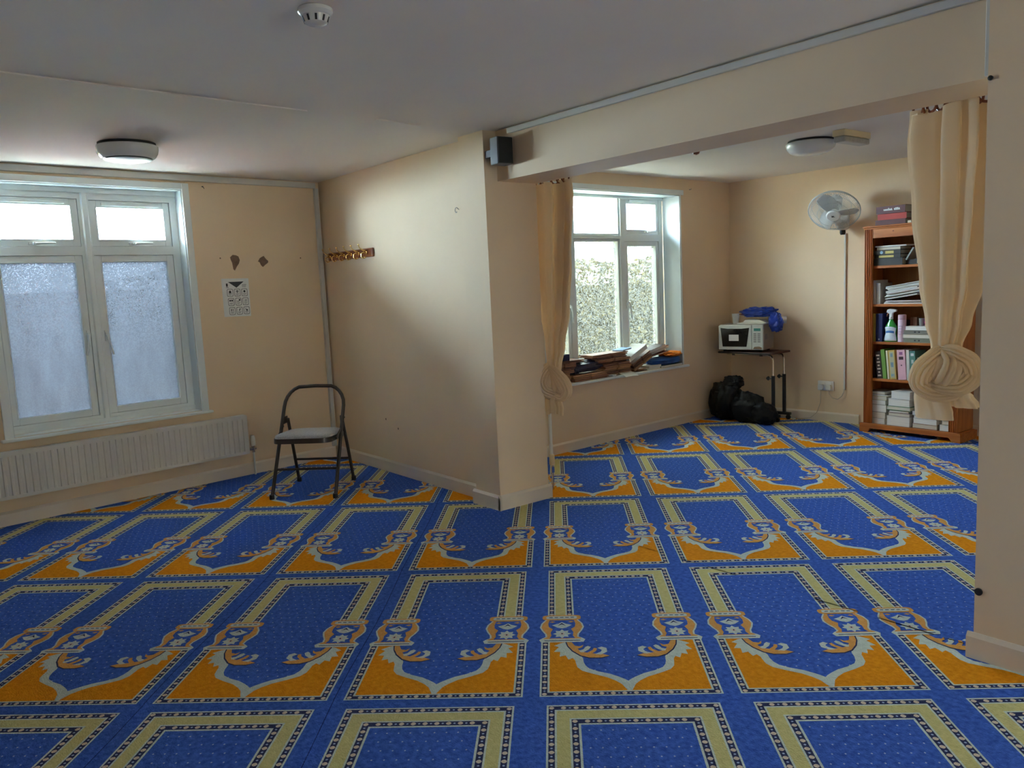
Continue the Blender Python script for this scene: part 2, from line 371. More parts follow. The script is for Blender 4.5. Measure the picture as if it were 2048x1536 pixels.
def vase(u0):
    q = lambda pts: [(u0+a, b) for a, b in pts]
    prof = [(.066,.616),(.084,.578),(.089,.543),(.080,.511),(.067,.480),(.065,.455),(.080,.442),(.090,.430),(.082,.408)]
    sym = lambda P: q([(a, b) for a, b in P] + [(-a, b) for a, b in reversed(P)])
    tp(4, PA, sym(prof))
    tp(5, GD, sym([(a-.007, b) for a, b in prof[:7]] + [(.073,.437)]))
    tp(6, B, sym([(.05,.609),(.055,.575),(.052,.545),(.036,.525),(.045,.495),(.042,.465),(.050,.442)]))
    tp(5, PA, sym([(.088,.431),(.082,.407)])); tp(6, NV, sym([(.07,.424),(.07,.419)]))
    for dx in (-.038, .038): tp(7, GD, q([(dx-.013,.593),(dx,.586),(dx+.013,.593),(dx,.600)]))
    tp(7, PA, q([(-.040,.562),(-.015,.575),(0,.590),(.015,.575),(.040,.562),(.018,.538),(0,.530),(-.018,.538)]))
    tp(8, NV, q([(-.016,.555),(0,.582),(.016,.555),(0,.568)]))
    star = []
    for i in range(16):
        r = .036 if i % 2 == 0 else .024
        star.append((r*math.sin(i*PI/8), .481+1.12*r*math.cos(i*PI/8)))
    tp(7, PA, q(star)); tp(8, PK, q([(.010*math.cos(i*PI/3), .481+.012*math.sin(i*PI/3)) for i in range(6)])); tp(9, NV, q([(-.003,.476),(.003,.476),(.003,.486),(-.003,.486)]))
    cap = [(.079*math.copysign(min(1, abs(math.cos(i*PI/12))*1.0)**.25, math.cos(i*PI/12)), .636+.024*math.copysign(abs(math.sin(i*PI/12))**.6, math.sin(i*PI/12))) for i in range(24)]
    tp(5, GD, q(cap)); tp(6, PA, q([(a*.8, .636+(b-.636)*.62) for a, b in cap]))
    for dx in (-.044,-.022,0,.022,.044): tp(7, NV, q([(dx-.007,.634),(dx+.007,.634),(dx+.007,.640),(dx-.007,.640)]))
vase(-.225); vase(.225)
for r_ in range(19):
    v = 1.035 - r_*.0475
    hw = .160 if v > .66 else (.120 if v > .40 else (.0 if v < .12 else (.125 if .17 < v < .26 else (.045 if v > .26 else .03))))
    k = 0
    for i in range(-6, 7):
        u = (i + (.5 if r_ % 2 else 0))*.0372
        if abs(u) <= hw: du_ = .0012*math.sin(7.1*i+3.3*r_); tp(1, SP, [(u+du_-.0034,v),(u+du_,v-.0040),(u+du_+.0034,v),(u+du_,v+.0040)])
def clip(poly, planes):
    for a, b, c in planes:                           # keep a*x + b*y >= c
        out = []
        for i, p in enumerate(poly):
            q = poly[i-1]; dp = a*p[0]+b*p[1]-c; dq = a*q[0]+b*q[1]-c
            if (dp >= 0) != (dq >= 0):
                t = dq/(dq-dp); out.append((q[0]+(p[0]-q[0])*t, q[1]+(p[1]-q[1])*t))
            if dp >= 0: out.append(p)
        poly = out
        if len(poly) < 3: return []
    return poly
def half(o, a, d=0.):                                # plane of a wall, keep its room side
    n = (math.sin(a), -math.cos(a)); return (n[0], n[1], n[0]*o.x+n[1]*o.y+d)
regA = [half(LWo, LWa, -.004), (0,-1,-YH-.004), (0,1,-2.2), (-1,0,-1.6)]
regB = [half(W2o, W2a, -.004), half(FWo, FWa, -.004), (0,1,YH-.004), (-1,0,.35)]
mb = MB()
mb.face([(-6.6,RY,0),(RX,RY,0),(RX,YH+.1,0),(-6.6,YH+.1,0)], B); mb.face([(-5.1,YH+.1,0),(-.2,YH+.1,0),(-.2,7.0,0),(-5.1,7.0,0)], B)
for ci in range(-9, 8):
    for ri in range(-3, 6):
        base = org + eu*(ci*PU) + ev*(ri*PV)
        quad = [base+eu*a+ev*b for a, b in ((-.34,-.03),(.34,-.03),(.34,1.2),(-.34,1.2))]
        quad = [(p.x,p.y) for p in quad]
        for reg in (regA, regB):
            c = clip(quad, reg)
            if not c: continue
            whole = all(a*p[0]+b*p[1] >= k for a, b, k in reg for p in quad)
            for layer, m, pts in tile:
                pw = [base+eu*a+ev*b for a, b in pts]; pw = [(p.x,p.y) for p in pw]
                if not whole: pw = clip(pw, reg)
                if pw: mb.face([(p[0],p[1],layer*.00022) for p in pw], m)
for ci in (-3, -2):                              # seams between the carpet widths
    for ri in range(-3, 6):
        for k in range(6):
            b0 = org + eu*((ci+.5)*PU + .006*math.sin(k+ci)) + ev*(ri*PV + k*PV/6); b1 = org + eu*((ci+.5)*PU + .006*math.sin(k+1+ci)) + ev*(ri*PV + (k+1)*PV/6)
            pw = [b0-eu*.0016, b0+eu*.0016, b1+eu*.0012, b1-eu*.0012]
            for reg in (regA, regB):
                c = clip([(p.x,p.y) for p in pw], reg)
                if c: mb.face([(p[0],p[1],.00018) for p in c], SE)
fo = mb.build('floor', [M[k] for k in ('c_blue','c_navy','c_olive','c_orange','c_pale','c_pink','c_gold','c_seam','c_speck')], smooth=False)
struct(fo)
# ------------------------------------------------------------------ windows
M['cond'] = pane_mat('condensed glass', .52, .90, 9, (.077,.079,.084), .3, (.072,.073,.077), (1.0, 1.66, 150, .7))
M['top_glass'] = pane_mat('lightly misted glass', .0, .30, 40, (.96,.97,.97))
M['obscure'] = pane_mat('dimpled obscure glass', .0, .30, 30, (.075,.075,.07), 1., (.225,.217,.195), (.0, .5, 90, .35))
M['top_glass2'] = pane_mat('alcove clear glass', .0, .10, 40, (.5,.5,.5), 1., (.70,.70,.70))
M['reveal_dimmed'] = mat('darkened alcove window lining', (.42,.46,.47), .5, var=.03, scale=4)  # alcove copy of the lining, darkened in colour to offset overbright daylight
def bar(mb, x0, x1, z0, z1, y0, y1, wd, m=0):        # rectangular ring
    mb.box(x0, x0+wd, y0, y1, z0, z1, m); mb.box(x1-wd, x1, y0, y1, z0, z1, m)
    mb.box(x0+wd, x1-wd, y0, y1, z0, z0+wd, m); mb.box(x0+wd, x1-wd, y0, y1, z1-wd, z1, m)
def frame_from(mb, fx0, fx1, fz0, fz1, rects, D, dep=.07):
    for (ya, yb, gr) in ((D, D+.058, -.0015), (D+.058, D+dep, .014)):   # a rebate behind each opening light
        rc = [(a+gr, b-gr, c+gr, d-gr) for a, b, c, d in rects]
        xs = sorted({fx0, fx1, *[v for r in rc for v in r[:2]]}); zs = sorted({fz0, fz1, *[v for r in rc for v in r[2:]]})
        for i in range(len(xs)-1):
            j = 0
            while j < len(zs)-1:
                def inside(j): 
                    x, z = (xs[i]+xs[i+1])/2, (zs[j]+zs[j+1])/2
                    return any(a < x < b and c < z < d for a, b, c, d in rc)
                if inside(j): j += 1; continue
                k = j
                while k+1 < len(zs)-1 and not inside(k+1): k += 1
                mb.box(xs[i], xs[i+1], ya, yb, zs[j], zs[k+1]); j = k+1
def handle_on(parent, x, z, y, tilt, horiz=False, sgn=1):
    mb = MB()
    if horiz:
        mb.box(x-.035, x+.03, y-.012, y, z-.008, z+.008); mb.box(x-.012, x+.012, y-.03, y-.01, z-.009, z+.009)
        mb.tube([(x,y-.03,z),(x+.05*sgn,y-.034,z+.002),(x+.12*sgn,y-.030,z+.003)], [.008,.0075,.006], 8)
    else:
        mb.box(x-.009, x+.009, y-.012, y, z-.045, z+.03); mb.box(x-.010, x+.010, y-.03, y-.01, z-.014, z+.014)
        mb.tube([(x,y-.03,z),(x+tilt*.3,y-.038,z-.05),(x+tilt,y-.034,z-.14)], [.009,.0085,.0065], 8)
    mb.build('handle', M['white'], parent, bevel=.002)
def sash_on(win, px0, px1, pz0, pz1, yf, glass, wd=.047, handle=None, vent=False, opening=True):
    mb = MB()
    bar(mb, px0-wd, px1+wd, pz0-wd, pz1+wd, yf, yf+.05, wd)
    b = .008
    bar(mb, px0-b, px1+b, pz0-b, pz1+b, yf-.005, yf+.01, b)
    if opening: bar(mb, px0-wd-.004, px1+wd+.004, pz0-wd-.004, pz1+wd+.004, yf+.008, yf+.03, .0045, 1)
    s = mb.build('sash', [M['white'], M['gasket']], win, smooth=False, bevel=.0025)
    p = MB(); p.box(px0-.004, px1+.004, yf+.022, yf+.028, pz0-.004, pz1+.004)
    p.build('pane', glass, s, smooth=False)
    if vent:
        v = MB(); v.box(px0+.03, px1-.03, yf-.014, yf, pz1+.012, pz1+.036); v.build('trickle_vent', M['white'], s, smooth=False, bevel=.003)
    if handle: handle_on(s, *handle)
    return s
# left window
win = struct(empty('window_1', LWo, LWa))
x0, x1, z0, z1 = W1['x0'], W1['x1'], W1['z0'], W1['z1']; D = .10
mb = MB()                                            # lining of the opening
mb.box(x0, x0+.006, 0, D, z0, z1); mb.box(x1-.006, x1, 0, D, z0, z1); mb.box(x0, x1, 0, D, z1-.006, z1)
mb.build('reveal_lining', M['reveal'], win, smooth=False)
mb = MB(); mb.box(x0-.052, x0, -.016, 0, z0-.01, z1+.045); mb.box(x1, x1+.052, -.016, 0, z0-.01, z1+.045); mb.box(x0, x1, -.016, 0, z1, z1+.045)
mb.build('architrave', M['white'], win, smooth=False, bevel=.004)
mb = MB(); mb.box(x0-.075, x1+.072, -.045, 0, z0-.022, z0-.003); mb.box(x0, x1, 0, D, z0-.015, z0+.004)
mb.build('sill', M['white'], win, smooth=False, bevel=.006)
mb = MB(); fx0, fx1 = x0+.006, x1-.006
frame_from(mb, fx0, fx1, z0+.004, z1-.006, [(.601,1.144,1.771,2.081),(-.009,.527,1.771,2.087),(.601,1.141,.613,1.709),(-.009,.525,.613,1.709)], D)
mb.box(fx0, fx1, D-.012, D-.0002, z0+.006, z0+.034); mb.box(fx0, fx1, D-.010, D-.0002, z1-.04, z1-.007)
mb.prism([(.548,D-.0002),(.556,D-.012),(.584,D-.012),(.592,D-.0002)], z0+.034, z1-.04)
mb.build('frame', M['white'], win, smooth=False, bevel=0)
DS = D+.008
sash_on(win, .648, 1.097, 1.818, 2.034, DS, M['top_glass'], handle=(.875, 1.788, DS, 0, True), vent=True)
sash_on(win, .038, .480, 1.818, 2.040, DS, M['top_glass'], handle=(.245, 1.788, DS, 0, True), vent=True)
sash_on(win, .648, 1.094, .660, 1.662, DS, M['cond'], handle=(.623, 1.165, DS, .028))
sash_on(win, .038, .478, .660, 1.662, DS, M['cond'], handle=(.508, 1.172, DS, -.026))
# unseen right hand window added for warm fill light, with a drawn cream blind
win = struct(empty('added_fill_window', (RX, YP, 0), R(-90)))
M['fill_blind'] = pane_mat('cream roller blind', .9, 1.0, 30, (.122,.098,.077), 1., (.122,.098,.077))  # translucent sheet added to turn sky light into warm fill
mb = MB(); bar(mb, .10, 0.95, .15, 2.1, .05, .12, .05); mb.box(.5, .55, .05, .12, .2, 2.05); mb.build('frame', M['white'], win, smooth=False, bevel=.004)
mb = MB(); mb.face([(.11,.03,.16),(.94,.03,.16),(.94,.03,2.09),(.11,.03,2.09)]); mb.build('fill_blind', M['fill_blind'], win, smooth=False)
# alcove window
win = struct(empty('window_2', W2o, W2a))
x0, x1, z0, z1 = W2['x0'], W2['x1'], W2['z0'], W2['z1']; D = .195
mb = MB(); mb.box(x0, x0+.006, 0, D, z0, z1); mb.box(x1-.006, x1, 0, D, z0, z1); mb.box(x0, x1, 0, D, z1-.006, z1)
mb.build('reveal_lining', M['reveal_dimmed'], win, smooth=False)
mb = MB(); mb.box(x0-.045, x1+.045, -.014, 0, z1, z1+.045); mb.box(x1, x1+.014, -.006, 0, z0, z1); mb.box(x0-.045, x0, -.014, 0, z0, z1)
mb.build('architrave', M['white'], win, smooth=False, bevel=.003)
mb = MB(); mb.box(x0-.05, x1+.055, -.04, 0, z0-.022, z0-.002); mb.box(x0, x1, 0, D, z0-.015, z0)
mb.build('sill', M['white'], win, smooth=False, bevel=.005)
mb = MB(); fx0, fx1 = x0+.006, x1-.012
frame_from(mb, fx0, fx1, z0, z1-.006, [(.55,1.15,1.763,2.108),(.548,1.140,.618,1.736),(1.198,1.692,1.778,2.090),(1.196,1.682,.598,1.714),(.04,.488,1.778,2.090),(.04,.488,.598,1.714)], D)
mb.box(fx0, fx1, D-.010, D-.0002, z1-.03, z1-.007)
mb.build('frame', M['white'], win, smooth=False, bevel=0)
DS = D+.006
sash_on(win, .572, 1.128, 1.785, 2.086, DS+.01, M['top_glass2'], wd=.022, opening=False)
sash_on(win, .570, 1.118, .640, 1.714, DS+.01, M['obscure'], wd=.022, opening=False)
sash_on(win, 1.240, 1.650, 1.820, 2.048, DS, M['top_glass2'], wd=.042, handle=(1.52, 1.80, DS, 0, True), vent=True)
sash_on(win, 1.238, 1.640, .640, 1.672, DS, M['obscure'], wd=.042, handle=(1.215, 1.16, DS, .03))
sash_on(win, .082, .446, 1.820, 2.048, DS, M['top_glass2'], wd=.042)
sash_on(win, .082, .446, .640, 1.672, DS, M['obscure'], wd=.042, handle=(.470, 1.17, DS, .022))
# ------------------------------------------------------------------ outside
mb = MB(); mb.box(-30, 12, -20, 30, -.6, -.35)
struct(mb.build('ground', M['ground'], smooth=False))
mb = MB(); mb.T = TL @ Matrix.Translation((0, 2.2, 0)); mb.box(-5, 2.2, 0, .2, -.5, 1.5)
struct(mb.build('wall_neighbour', M['brick'], smooth=False))
mb = MB(); rnd = random.Random(3)
for i in range(16000):
    s = rnd.uniform(-2.5, 6.2); h = rnd.random()**.75; topz = 1.62 + .18*noise.noise(Vector((s*.9, 2.2, 0)))
    z = -.4 + (topz+.4)*h; y = 2.6 + rnd.random()**.6*(.7 if h < .9 else .4)
    r = rnd.uniform(.022, .055)
    e = Euler((rnd.uniform(0,6), rnd.uniform(0,6), rnd.uniform(0,6))).to_matrix().to_4x4()
    mb.T = TW2 @ Matrix.Translation((s, y, z)) @ e
    mb.face([(-r*.5,0,0),(0,-r*1.1,.01),(r*.5,0,0),(0,r*1.1,.01)])
mb.T = TW2; mb.box(-2.5, 6.2, 3.25, 3.4, -.4, 1.32)
tag(mb.build('hedge', M['leaf'], smooth=False), 'yellow-green garden hedge blurred behind the alcove window glass', 'hedge')
# ------------------------------------------------------------------ left part of the room
# radiator
rad = empty('radiator', LWo, LWa, 'long white ribbed panel radiator under the left window', 'radiator')
a, b, zl, zh = -.52, 1.50, .182, .476
mb = MB(); n = int((b-a-.06)/.04)
prof = []
mb.box(a, b, -.088, -.080, zl, zl+.022); mb.box(a, b, -.088, -.080, zh-.022, zh)
mb.box(a, a+.03, -.088, -.080, zl+.022, zh-.022); mb.box(b-.03, b, -.088, -.080, zl+.022, zh-.022)
for i in range(n):
    x = a+.03+i*(b-a-.06)/n; d = (b-a-.06)/n
    zs0, zs1 = zl+.022, zh-.022
    P = [(x,-.088),(x+d*.3,-.088),(x+d*.42,-.081),(x+d*.88,-.081),(x+d,-.088)]
    for j in range(4):
        mb.face([(P[j][0],P[j][1],zs0),(P[j+1][0],P[j+1][1],zs0),(P[j+1][0],P[j+1][1],zs1),(P[j][0],P[j][1],zs1)])
mb.box(a, b, -.080, -.070, zl, zh)
mb.build('front_panel', M['radiator'], rad, smooth=False)
mb = MB(); mb.box(a, b, -.088, -.03, zh, zh+.006); mb.box(b, b+.006, -.088, -.03, zl, zh); mb.box(a-.006, a, -.088, -.03, zl, zh)
for i in range(40): mb.box(a+.03+i*.049, a+.05+i*.049, -.07, -.045, zh+.006, zh+.0065)
mb.build('casing', M['radiator'], rad, smooth=False, bevel=.002)
for x in (a+.2, b-.2):
    mb = MB(); mb.box(x, x+.03, -.069, -.001, zl+.05, zh-.05); mb.build('wall_bracket', M['radiator'], rad, smooth=False)
mb = MB(); mb.lathe([(.017,0),(.019,.01),(.019,.05),(.015,.075),(.012,.08)], 20, c=(1.553,-.055,.232)); v = mb.build('valve_head', M['whiteplastic'], rad)
mb = MB(); mb.tube([(1.506,-.055,.208),(1.575,-.055,.208)], .010, 10); mb.tube([(1.553,-.055,.18),(1.553,-.055,.235)], .013, 12)
for x in (1.525,1.54): mb.tube([(x,-.055,.208),(x+.01,-.055,.208)], .016, 6)
mb.build('valve_body', M['chrome'], rad)
mb = MB(); mb.tube([(1.553,-.055,.003),(1.553,-.055,.182)], .0075, 10); mb.build('pipe', M['whiteplastic'], rad)
# notice sheet
ns = empty('notice_sheet', LWo, LWa)
mb = MB(); mb.prism([(1.441,1.523),(1.441,1.236),(1.656,1.232),(1.659,1.521)], -.0022, -.0008, 'y')
mb.build('paper', M['paper'], ns, smooth=False)
mb = MB()
def ink(pts, m=0, y=-.0026): mb.prism(pts, y, -.0021, 'y', m)
def irect(x0, z0, x1, z1, m=0): ink([(x0,z0),(x1,z0),(x1,z1),(x0,z1)], m)
irect(1.474,1.462,1.488,1.486); irect(1.472,1.452,1.492,1.457,1)
ink([(1.492,1.497),(1.618,1.498),(1.556,1.452)])
for i in range(3): irect(1.60,1.473-i*.009,1.638-i*.003,1.477-i*.009,1)
for r_ in range(3):
    for c_ in range(3):
        cx, cz = 1.5015+c_*.058+r_*.003, 1.415-r_*.069; hw, hh = .0245, .029
        k = [(cx+hw*math.copysign(abs(math.cos(q))**.35, math.cos(q)), cz+hh*math.copysign(abs(math.sin(q))**.35, math.sin(q))) for q in [i*PI/8+.01 for i in range(16)]]
        for i in range(16):
            p, q = k[i], k[(i+1)%16]
            ink([p, q, (cx+(q[0]-cx)*.88, cz+(q[1]-cz)*.90), (cx+(p[0]-cx)*.88, cz+(p[1]-cz)*.90)])
        for i in range(2): irect(cx-.013, cz-.010-i*.008, cx+.013-i*.004, cz-.0065-i*.008, 1)
        t = r_*3+c_
        if t in (0, 2): ink([(cx+.009*math.cos(i*PI/4), cz+.008+.009*math.sin(i*PI/4)) for i in range(8)]); 
        if t == 0: irect(cx-.010,cz-.003,cx+.010,cz+.003)
        if t == 1: ink([(cx-.008,cz+.018),(cx+.008,cz+.018),(cx+.010,cz+.006),(cx,cz-.004),(cx-.010,cz+.006)], 1)
        if t == 3: irect(cx-.014,cz+.004,cx-.002,cz+.016); irect(cx+.002,cz+.004,cx+.014,cz+.016)
        if t == 4: ink([(cx+.010+.007*math.cos(i*PI/4), cz+.013+.007*math.sin(i*PI/4)) for i in range(8)]); irect(cx-.012,cz,cx+.008,cz+.006,1)
        if t == 5: irect(cx-.010,cz,cx+.010,cz+.004,1); irect(cx-.006,cz+.008,cx+.012,cz+.014,1)
        if t == 6: irect(cx-.010,cz-.002,cx-.004,cz+.017); irect(cx+.003,cz-.002,cx+.009,cz+.017,1)
        if t == 7: ink([(cx-.006,cz-.002),(cx+.002,cz),(cx+.010,cz+.019),(cx+.003,cz+.017)])
        if t == 8: irect(cx-.009,cz+.004,cx-.004,cz+.019,1); ink([(cx+.003+.007*math.cos(i*PI/4), cz+.003+.007*math.sin(i*PI/4)) for i in range(8)])
mb.build('print', [M['ink'], M['greyink']], ns, smooth=False)
tag(ns, 'white safety notice sheet with dark triangle and nine icon boxes taped to wall', 'notice')
# nails and cup hook
mb = MB(); mb.tube([(1.357,-.001,2.197),(1.360,-.018,2.192),(1.364,-.022,2.180)], [.0028,.0024,.0022], 6); mb.lathe([(.006,0),(.004,.003)], 8, c=(1.358,-.012,2.196))
o = mb.build('nail', M['gasket']); o.location = LWo; o.rotation_euler.z = LWa; tag(o, 'small bent dark nail in the wall above the right corner of the left window', 'nail')
mb = MB(); mb.tube([(1.902,-.001,2.175),(1.905,-.015,2.173),(1.912,-.02,2.180)], .0028, 6)
o = mb.build('nail', M['greymetal']); o.location = W2o; o.rotation_euler.z = W2a; tag(o, 'tiny nail in the wall right of the alcove window top', 'nail')
mb = MB(); hk = [(-4.225, YH-.001, 1.866)] + [(-4.225+.013*math.cos(q)-.002, YH-.018-.004*i/9, 1.862+.016*math.sin(q)) for i, q in enumerate([R(80+26*k) for k in range(10)])]
mb.tube(hk, .0022, 6); o = mb.build('cup_hook', M['greymetal']); tag(o, 'small open wire cup hook screwed high in the wall beside the pillar', 'hook')
# coat rack
cr = empty('coat_rack', (-6.078, YH, 1.634), 0, 'varnished wooden coat rack with six brass double hooks in the corner', 'coat rack')
mb = MB(); mb.box(0, .733, -.018, -.001, 0, .066); mb.build('board', M['rackwood'], cr, smooth=False, bevel=.006)
hm = MB(); hm.lathe([(.013,0),(.013,.004),(.008,.007)], 14)
hm.v = [(x, -.018-z, y+.034) for x, y, z in hm.v]; hm.f = [f[::-1] for f in hm.f]
hm.tube([(0,-.02,.045),(0,-.05,.052),(0,-.078,.070),(0,-.084,.090)], [.0055,.005,.0045,.0045], 8)
hm.tube([(0,-.02,.030),(0,-.045,.036),(0,-.066,.024),(0,-.066,.004),(0,-.052,-.008),(0,-.036,-.004)], [.0055,.0052,.005,.005,.0048,.0048], 8)
for p in ((0,-.084,.092),(0,-.034,-.002)): hm.lathe([(.001,-.007),(.006,-.004),(.007,0),(.006,.004),(.001,.007)], 10, c=p)
h0 = hm.build('double_hook', M['brass'], cr)
for i in range(6):
    h = h0 if i == 0 else h0.copy()
    if i: C.objects.link(h); h.parent = cr
    h.location = (.045+i*.121, 0, 0)
# folding chair
ch = empty('folding_chair', (-5.066, 2.16, 0), R(46.6), 'dark steel folding chair with grey padded seat standing in the corner', 'chair')
k = .60
def leg_pt(s_, z, xw=.222): return (s_*(xw - .006*max(0, (z-.0))/.7), k*z, z)
arc = []
for i in range(13):
    q = PI*i/12; cx = .085*math.copysign(1, math.cos(q)) if abs(math.cos(q)) > .01 else 0
    arc.append((( .085 if q < PI/2 else -.085 if q > PI/2 else 0) + .132*math.cos(q), 0, .585+.137*math.sin(q)))
path = [leg_pt(1, z) for z in (.012,.2,.4,.55)] + [(x, k*z if z < .6 else k*.6+(z-.6)*.45, z) for x, _, z in arc] + [leg_pt(-1, z) for z in (.55,.4,.2,.012)]
mb = MB(); mb.tube(path, .0125, 10); mb.build('front_legs_and_back_hoop', M['steel'], ch)
for s_ in (-1, 1):
    mb = MB(); mb.tube([(s_*.207,.503,.012),(s_*.204,.44,.22),(s_*.198,.352,.50)], .0115, 10); mb.build('rear_leg', M['steel'], ch)
    mb = MB(); mb.box(s_*.207-.004, s_*.207+.004, .285, .365, .47, .52); mb.tube([(s_*.195,.345,.497),(s_*.222,.345,.497)], .008, 8); mb.build('hinge_bracket', M['steel'], ch, bevel=.003)
    for p, d in (((s_*.222,.004,0), 0), ((s_*.207,.506,0), 0)):
        mb = MB(); mb.lathe([(.017,0),(.0175,.018),(.0155,.032)], 12, c=p); mb.build('rubber_foot', M['black'], ch)
    mb = MB(); mb.tube([(s_*.214,.14,.385),(s_*.216,.30,.455)], .006, 6); mb.build('seat_link', M['steel'], ch)
mb = MB(); mb.tube([(-.218,.109,.182),(.218,.109,.182)], .0085, 8); mb.build('crossbar', M['steel'], ch)
mb = MB(); mb.tube([(-.2,.455,.178),(.2,.455,.178)], .0085, 8); mb.build('crossbar', M['steel'], ch)
def rrect(x0, x1, y0, y1, r, n=6):
    P = []
    for cx, cy, a0 in ((x1-r,y1-r,0),(x0+r,y1-r,90),(x0+r,y0+r,180),(x1-r,y0+r,270)):
        for i in range(n+1):
            q = R(a0+90*i/n); P.append((cx+r*math.cos(q), cy+r*math.sin(q)))
    return P
SA = R(-3)
mb = MB(); mb.T = Matrix.Translation((0,.22,.395)) @ Matrix.Rotation(SA, 4, 'X') @ Matrix.Translation((0,-.22,0))
op = rrect(-.203,.203,.015,.415,.075); ip = rrect(-.196,.196,.022,.408,.07)
n = len(op)
mb.add([(x,y,-.028) for x,y in op]+[(x,y,.006) for x,y in op]+[(x,y,.006) for x,y in ip]+[(x,y,-.024) for x,y in ip],
       [(i,(i+1)%n,n+(i+1)%n,n+i) for i in range(n)]+[(n+i,n+(i+1)%n,2*n+(i+1)%n,2*n+i) for i in range(n)]+[(2*n+i,2*n+(i+1)%n,3*n+(i+1)%n,3*n+i) for i in range(n)]+[tuple(range(3*n+n-1,3*n-1,-1))])
mb.build('seat_pan', M['steel'], ch)
mb = MB(); mb.T = Matrix.Translation((0,.22,.395)) @ Matrix.Rotation(SA, 4, 'X') @ Matrix.Translation((0,-.22,0))
rings = [(1.0,.004),(1.0,.016),(.97,.026),(.88,.034),(.65,.040),(.3,.042),(.02,.0425)]
vs = []; 
for s_, z in rings: vs += [(x*s_, .215+(y-.215)*s_, z) for x, y in ip]
fs = [(j*n+i, j*n+(i+1)%n, (j+1)*n+(i+1)%n, (j+1)*n+i) for j in range(len(rings)-1) for i in range(n)] + [tuple((len(rings)-1)*n+i for i in range(n))]
mb.add(vs, fs); mb.build('seat_cushion', M['seat'], ch)
# ceiling fittings
def dome_light(loc, label, r=.165):
    t = empty('ceiling_light', loc, 0, label, 'light', 'round ceiling lights')
    mb = MB(); mb.lathe([(r*.93,-.016),(r*.93,-.001)], 48); mb.build('back_plate', M['gasket'], t)  # coloured black as the shadow gap above the bezel
    mb = MB(); mb.lathe([(r*.97,-.016),(r,-.02),(r*1.0,-.035),(r*.97,-.058),(r*.9,-.078),(r*.83,-.086),(r*.80,-.088)], 56); mb.build('bezel', M['dome'], t)
    mb = MB(); mb.lathe([(r*.80,-.086),(r*.76,-.094),(r*.55,-.101),(r*.2,-.104),(.001,-.105)], 48); mb.build('diffuser', M['clear'], t)
    return t
dome_light((-5.02,1.255,ZC), 'round ceiling light with clear lens in front of the left window')
t = empty('ceiling_light', (-3.10,5.165,2.265), 0, 'round opal ceiling light in the alcove beside the boxy emergency light', 'light', 'round ceiling lights')
mb = MB(); mb.lathe([(.15,-.016),(.15,-.001)], 48); mb.build('back_plate', M['gasket'], t)  # same black plate as shadow gap
mb = MB(); mb.lathe([(.155,-.014),(.163,-.02),(.163,-.034),(.155,-.055),(.135,-.078),(.10,-.093),(.05,-.101),(.001,-.103)], 56); mb.build('diffuser', M['dome'], t)
t = empty('emergency_ceiling_light', (-2.785,5.13,2.265), 0, 'oblong cream emergency light box on the alcove ceiling', 'emergency light')
mb = MB(); mb.box(-.043,.043,-.165,.165,-.040,-.001); mb.build('housing', M['cream_plastic'], t, smooth=False, bevel=.004)
mb = MB(); mb.box(-.040,.040,-.160,.160,-.078,-.040); mb.build('lens', M['clear2'], t, smooth=False, bevel=.010)
t = empty('smoke_detector', (-2.452,1.215,ZC), 0, 'white round smoke detector on the ceiling', 'smoke detector')
mb = MB(); mb.lathe([(.052,-.001),(.055,-.004),(.055,-.014),(.050,-.020),(.044,-.024)], 40); mb.build('base', M['dome'], t)
mb = MB(); mb.lathe([(.044,-.022),(.043,-.030),(.036,-.046),(.024,-.052),(.001,-.053)], 40)
mb.build('sensor_cap', M['dome'], t)
for i in range(10):
    q = 2*PI*i/10+.2; mb = MB(); mb.T = Matrix.Rotation(q, 4, 'Z'); mb.prism([(.0432,-.028),(.0440,-.029),(.0375,-.0455),(.036,-.0445)], -.0035, .0035, 'y'); mb.build('vent_slot', M['gasket'], t, smooth=False)
# wall speaker on the pillar
t = empty('speaker', (-3.690, 2.925, 2.138), R(86), 'small dark grey wall speaker mounted high at the beam end', 'speaker')
mb = MB(); mb.prism(rrect(-.052,.052,-.040,.043,.008,4), -.076, .076); mb.build('case', M['speaker'], t, bevel=.004)
mb = MB(); mb.prism(rrect(-.048,.048,-.0465,-.0402,.003,3), -.071, .071); mb.build('grille', M['grille'], t)
mb = MB(); mb.box(-.02,.02,.043,.143,-.02,.02); mb.build('mount', M['speaker'], t, smooth=False)
# dark plugs at the pier edge
for z, r, l in ((1.968,.008,'small black plug on the right pillar edge just under the beam end'),(.243,.013,'small black plug low on the right pillar edge above the skirting board')):
    mb = MB(); mb.lathe([(r,-.002),(r,.004),(r*.6,.006)], 14); mb.v = [(x, -z_, y) for x, y, z_ in mb.v]; mb.f = [f[::-1] for f in mb.f]
    o = mb.build('cable_plug', M['black']); o.location = (-1.117+r*1.05, YP-.002, z); tag(o, l, 'plug')
t = empty('curtain_holdback', (-1.118, 3.22, 1.385), 0, 'black round curtain holdback knob behind the right pillar edge', 'holdback')
mb = MB(); mb.tube([(-.001,0,0),(-.03,0,0)], .006, 8); mb.build('stem', M['black'], t)
mb = MB(); mb.lathe([(.001,-.05),(.014,-.048),(.02,-.04),(.018,-.03),(.006,-.027)], 20); mb.v = [(z_, x, y) for x, y, z_ in mb.v]; mb.build('knob', M['black'], t)
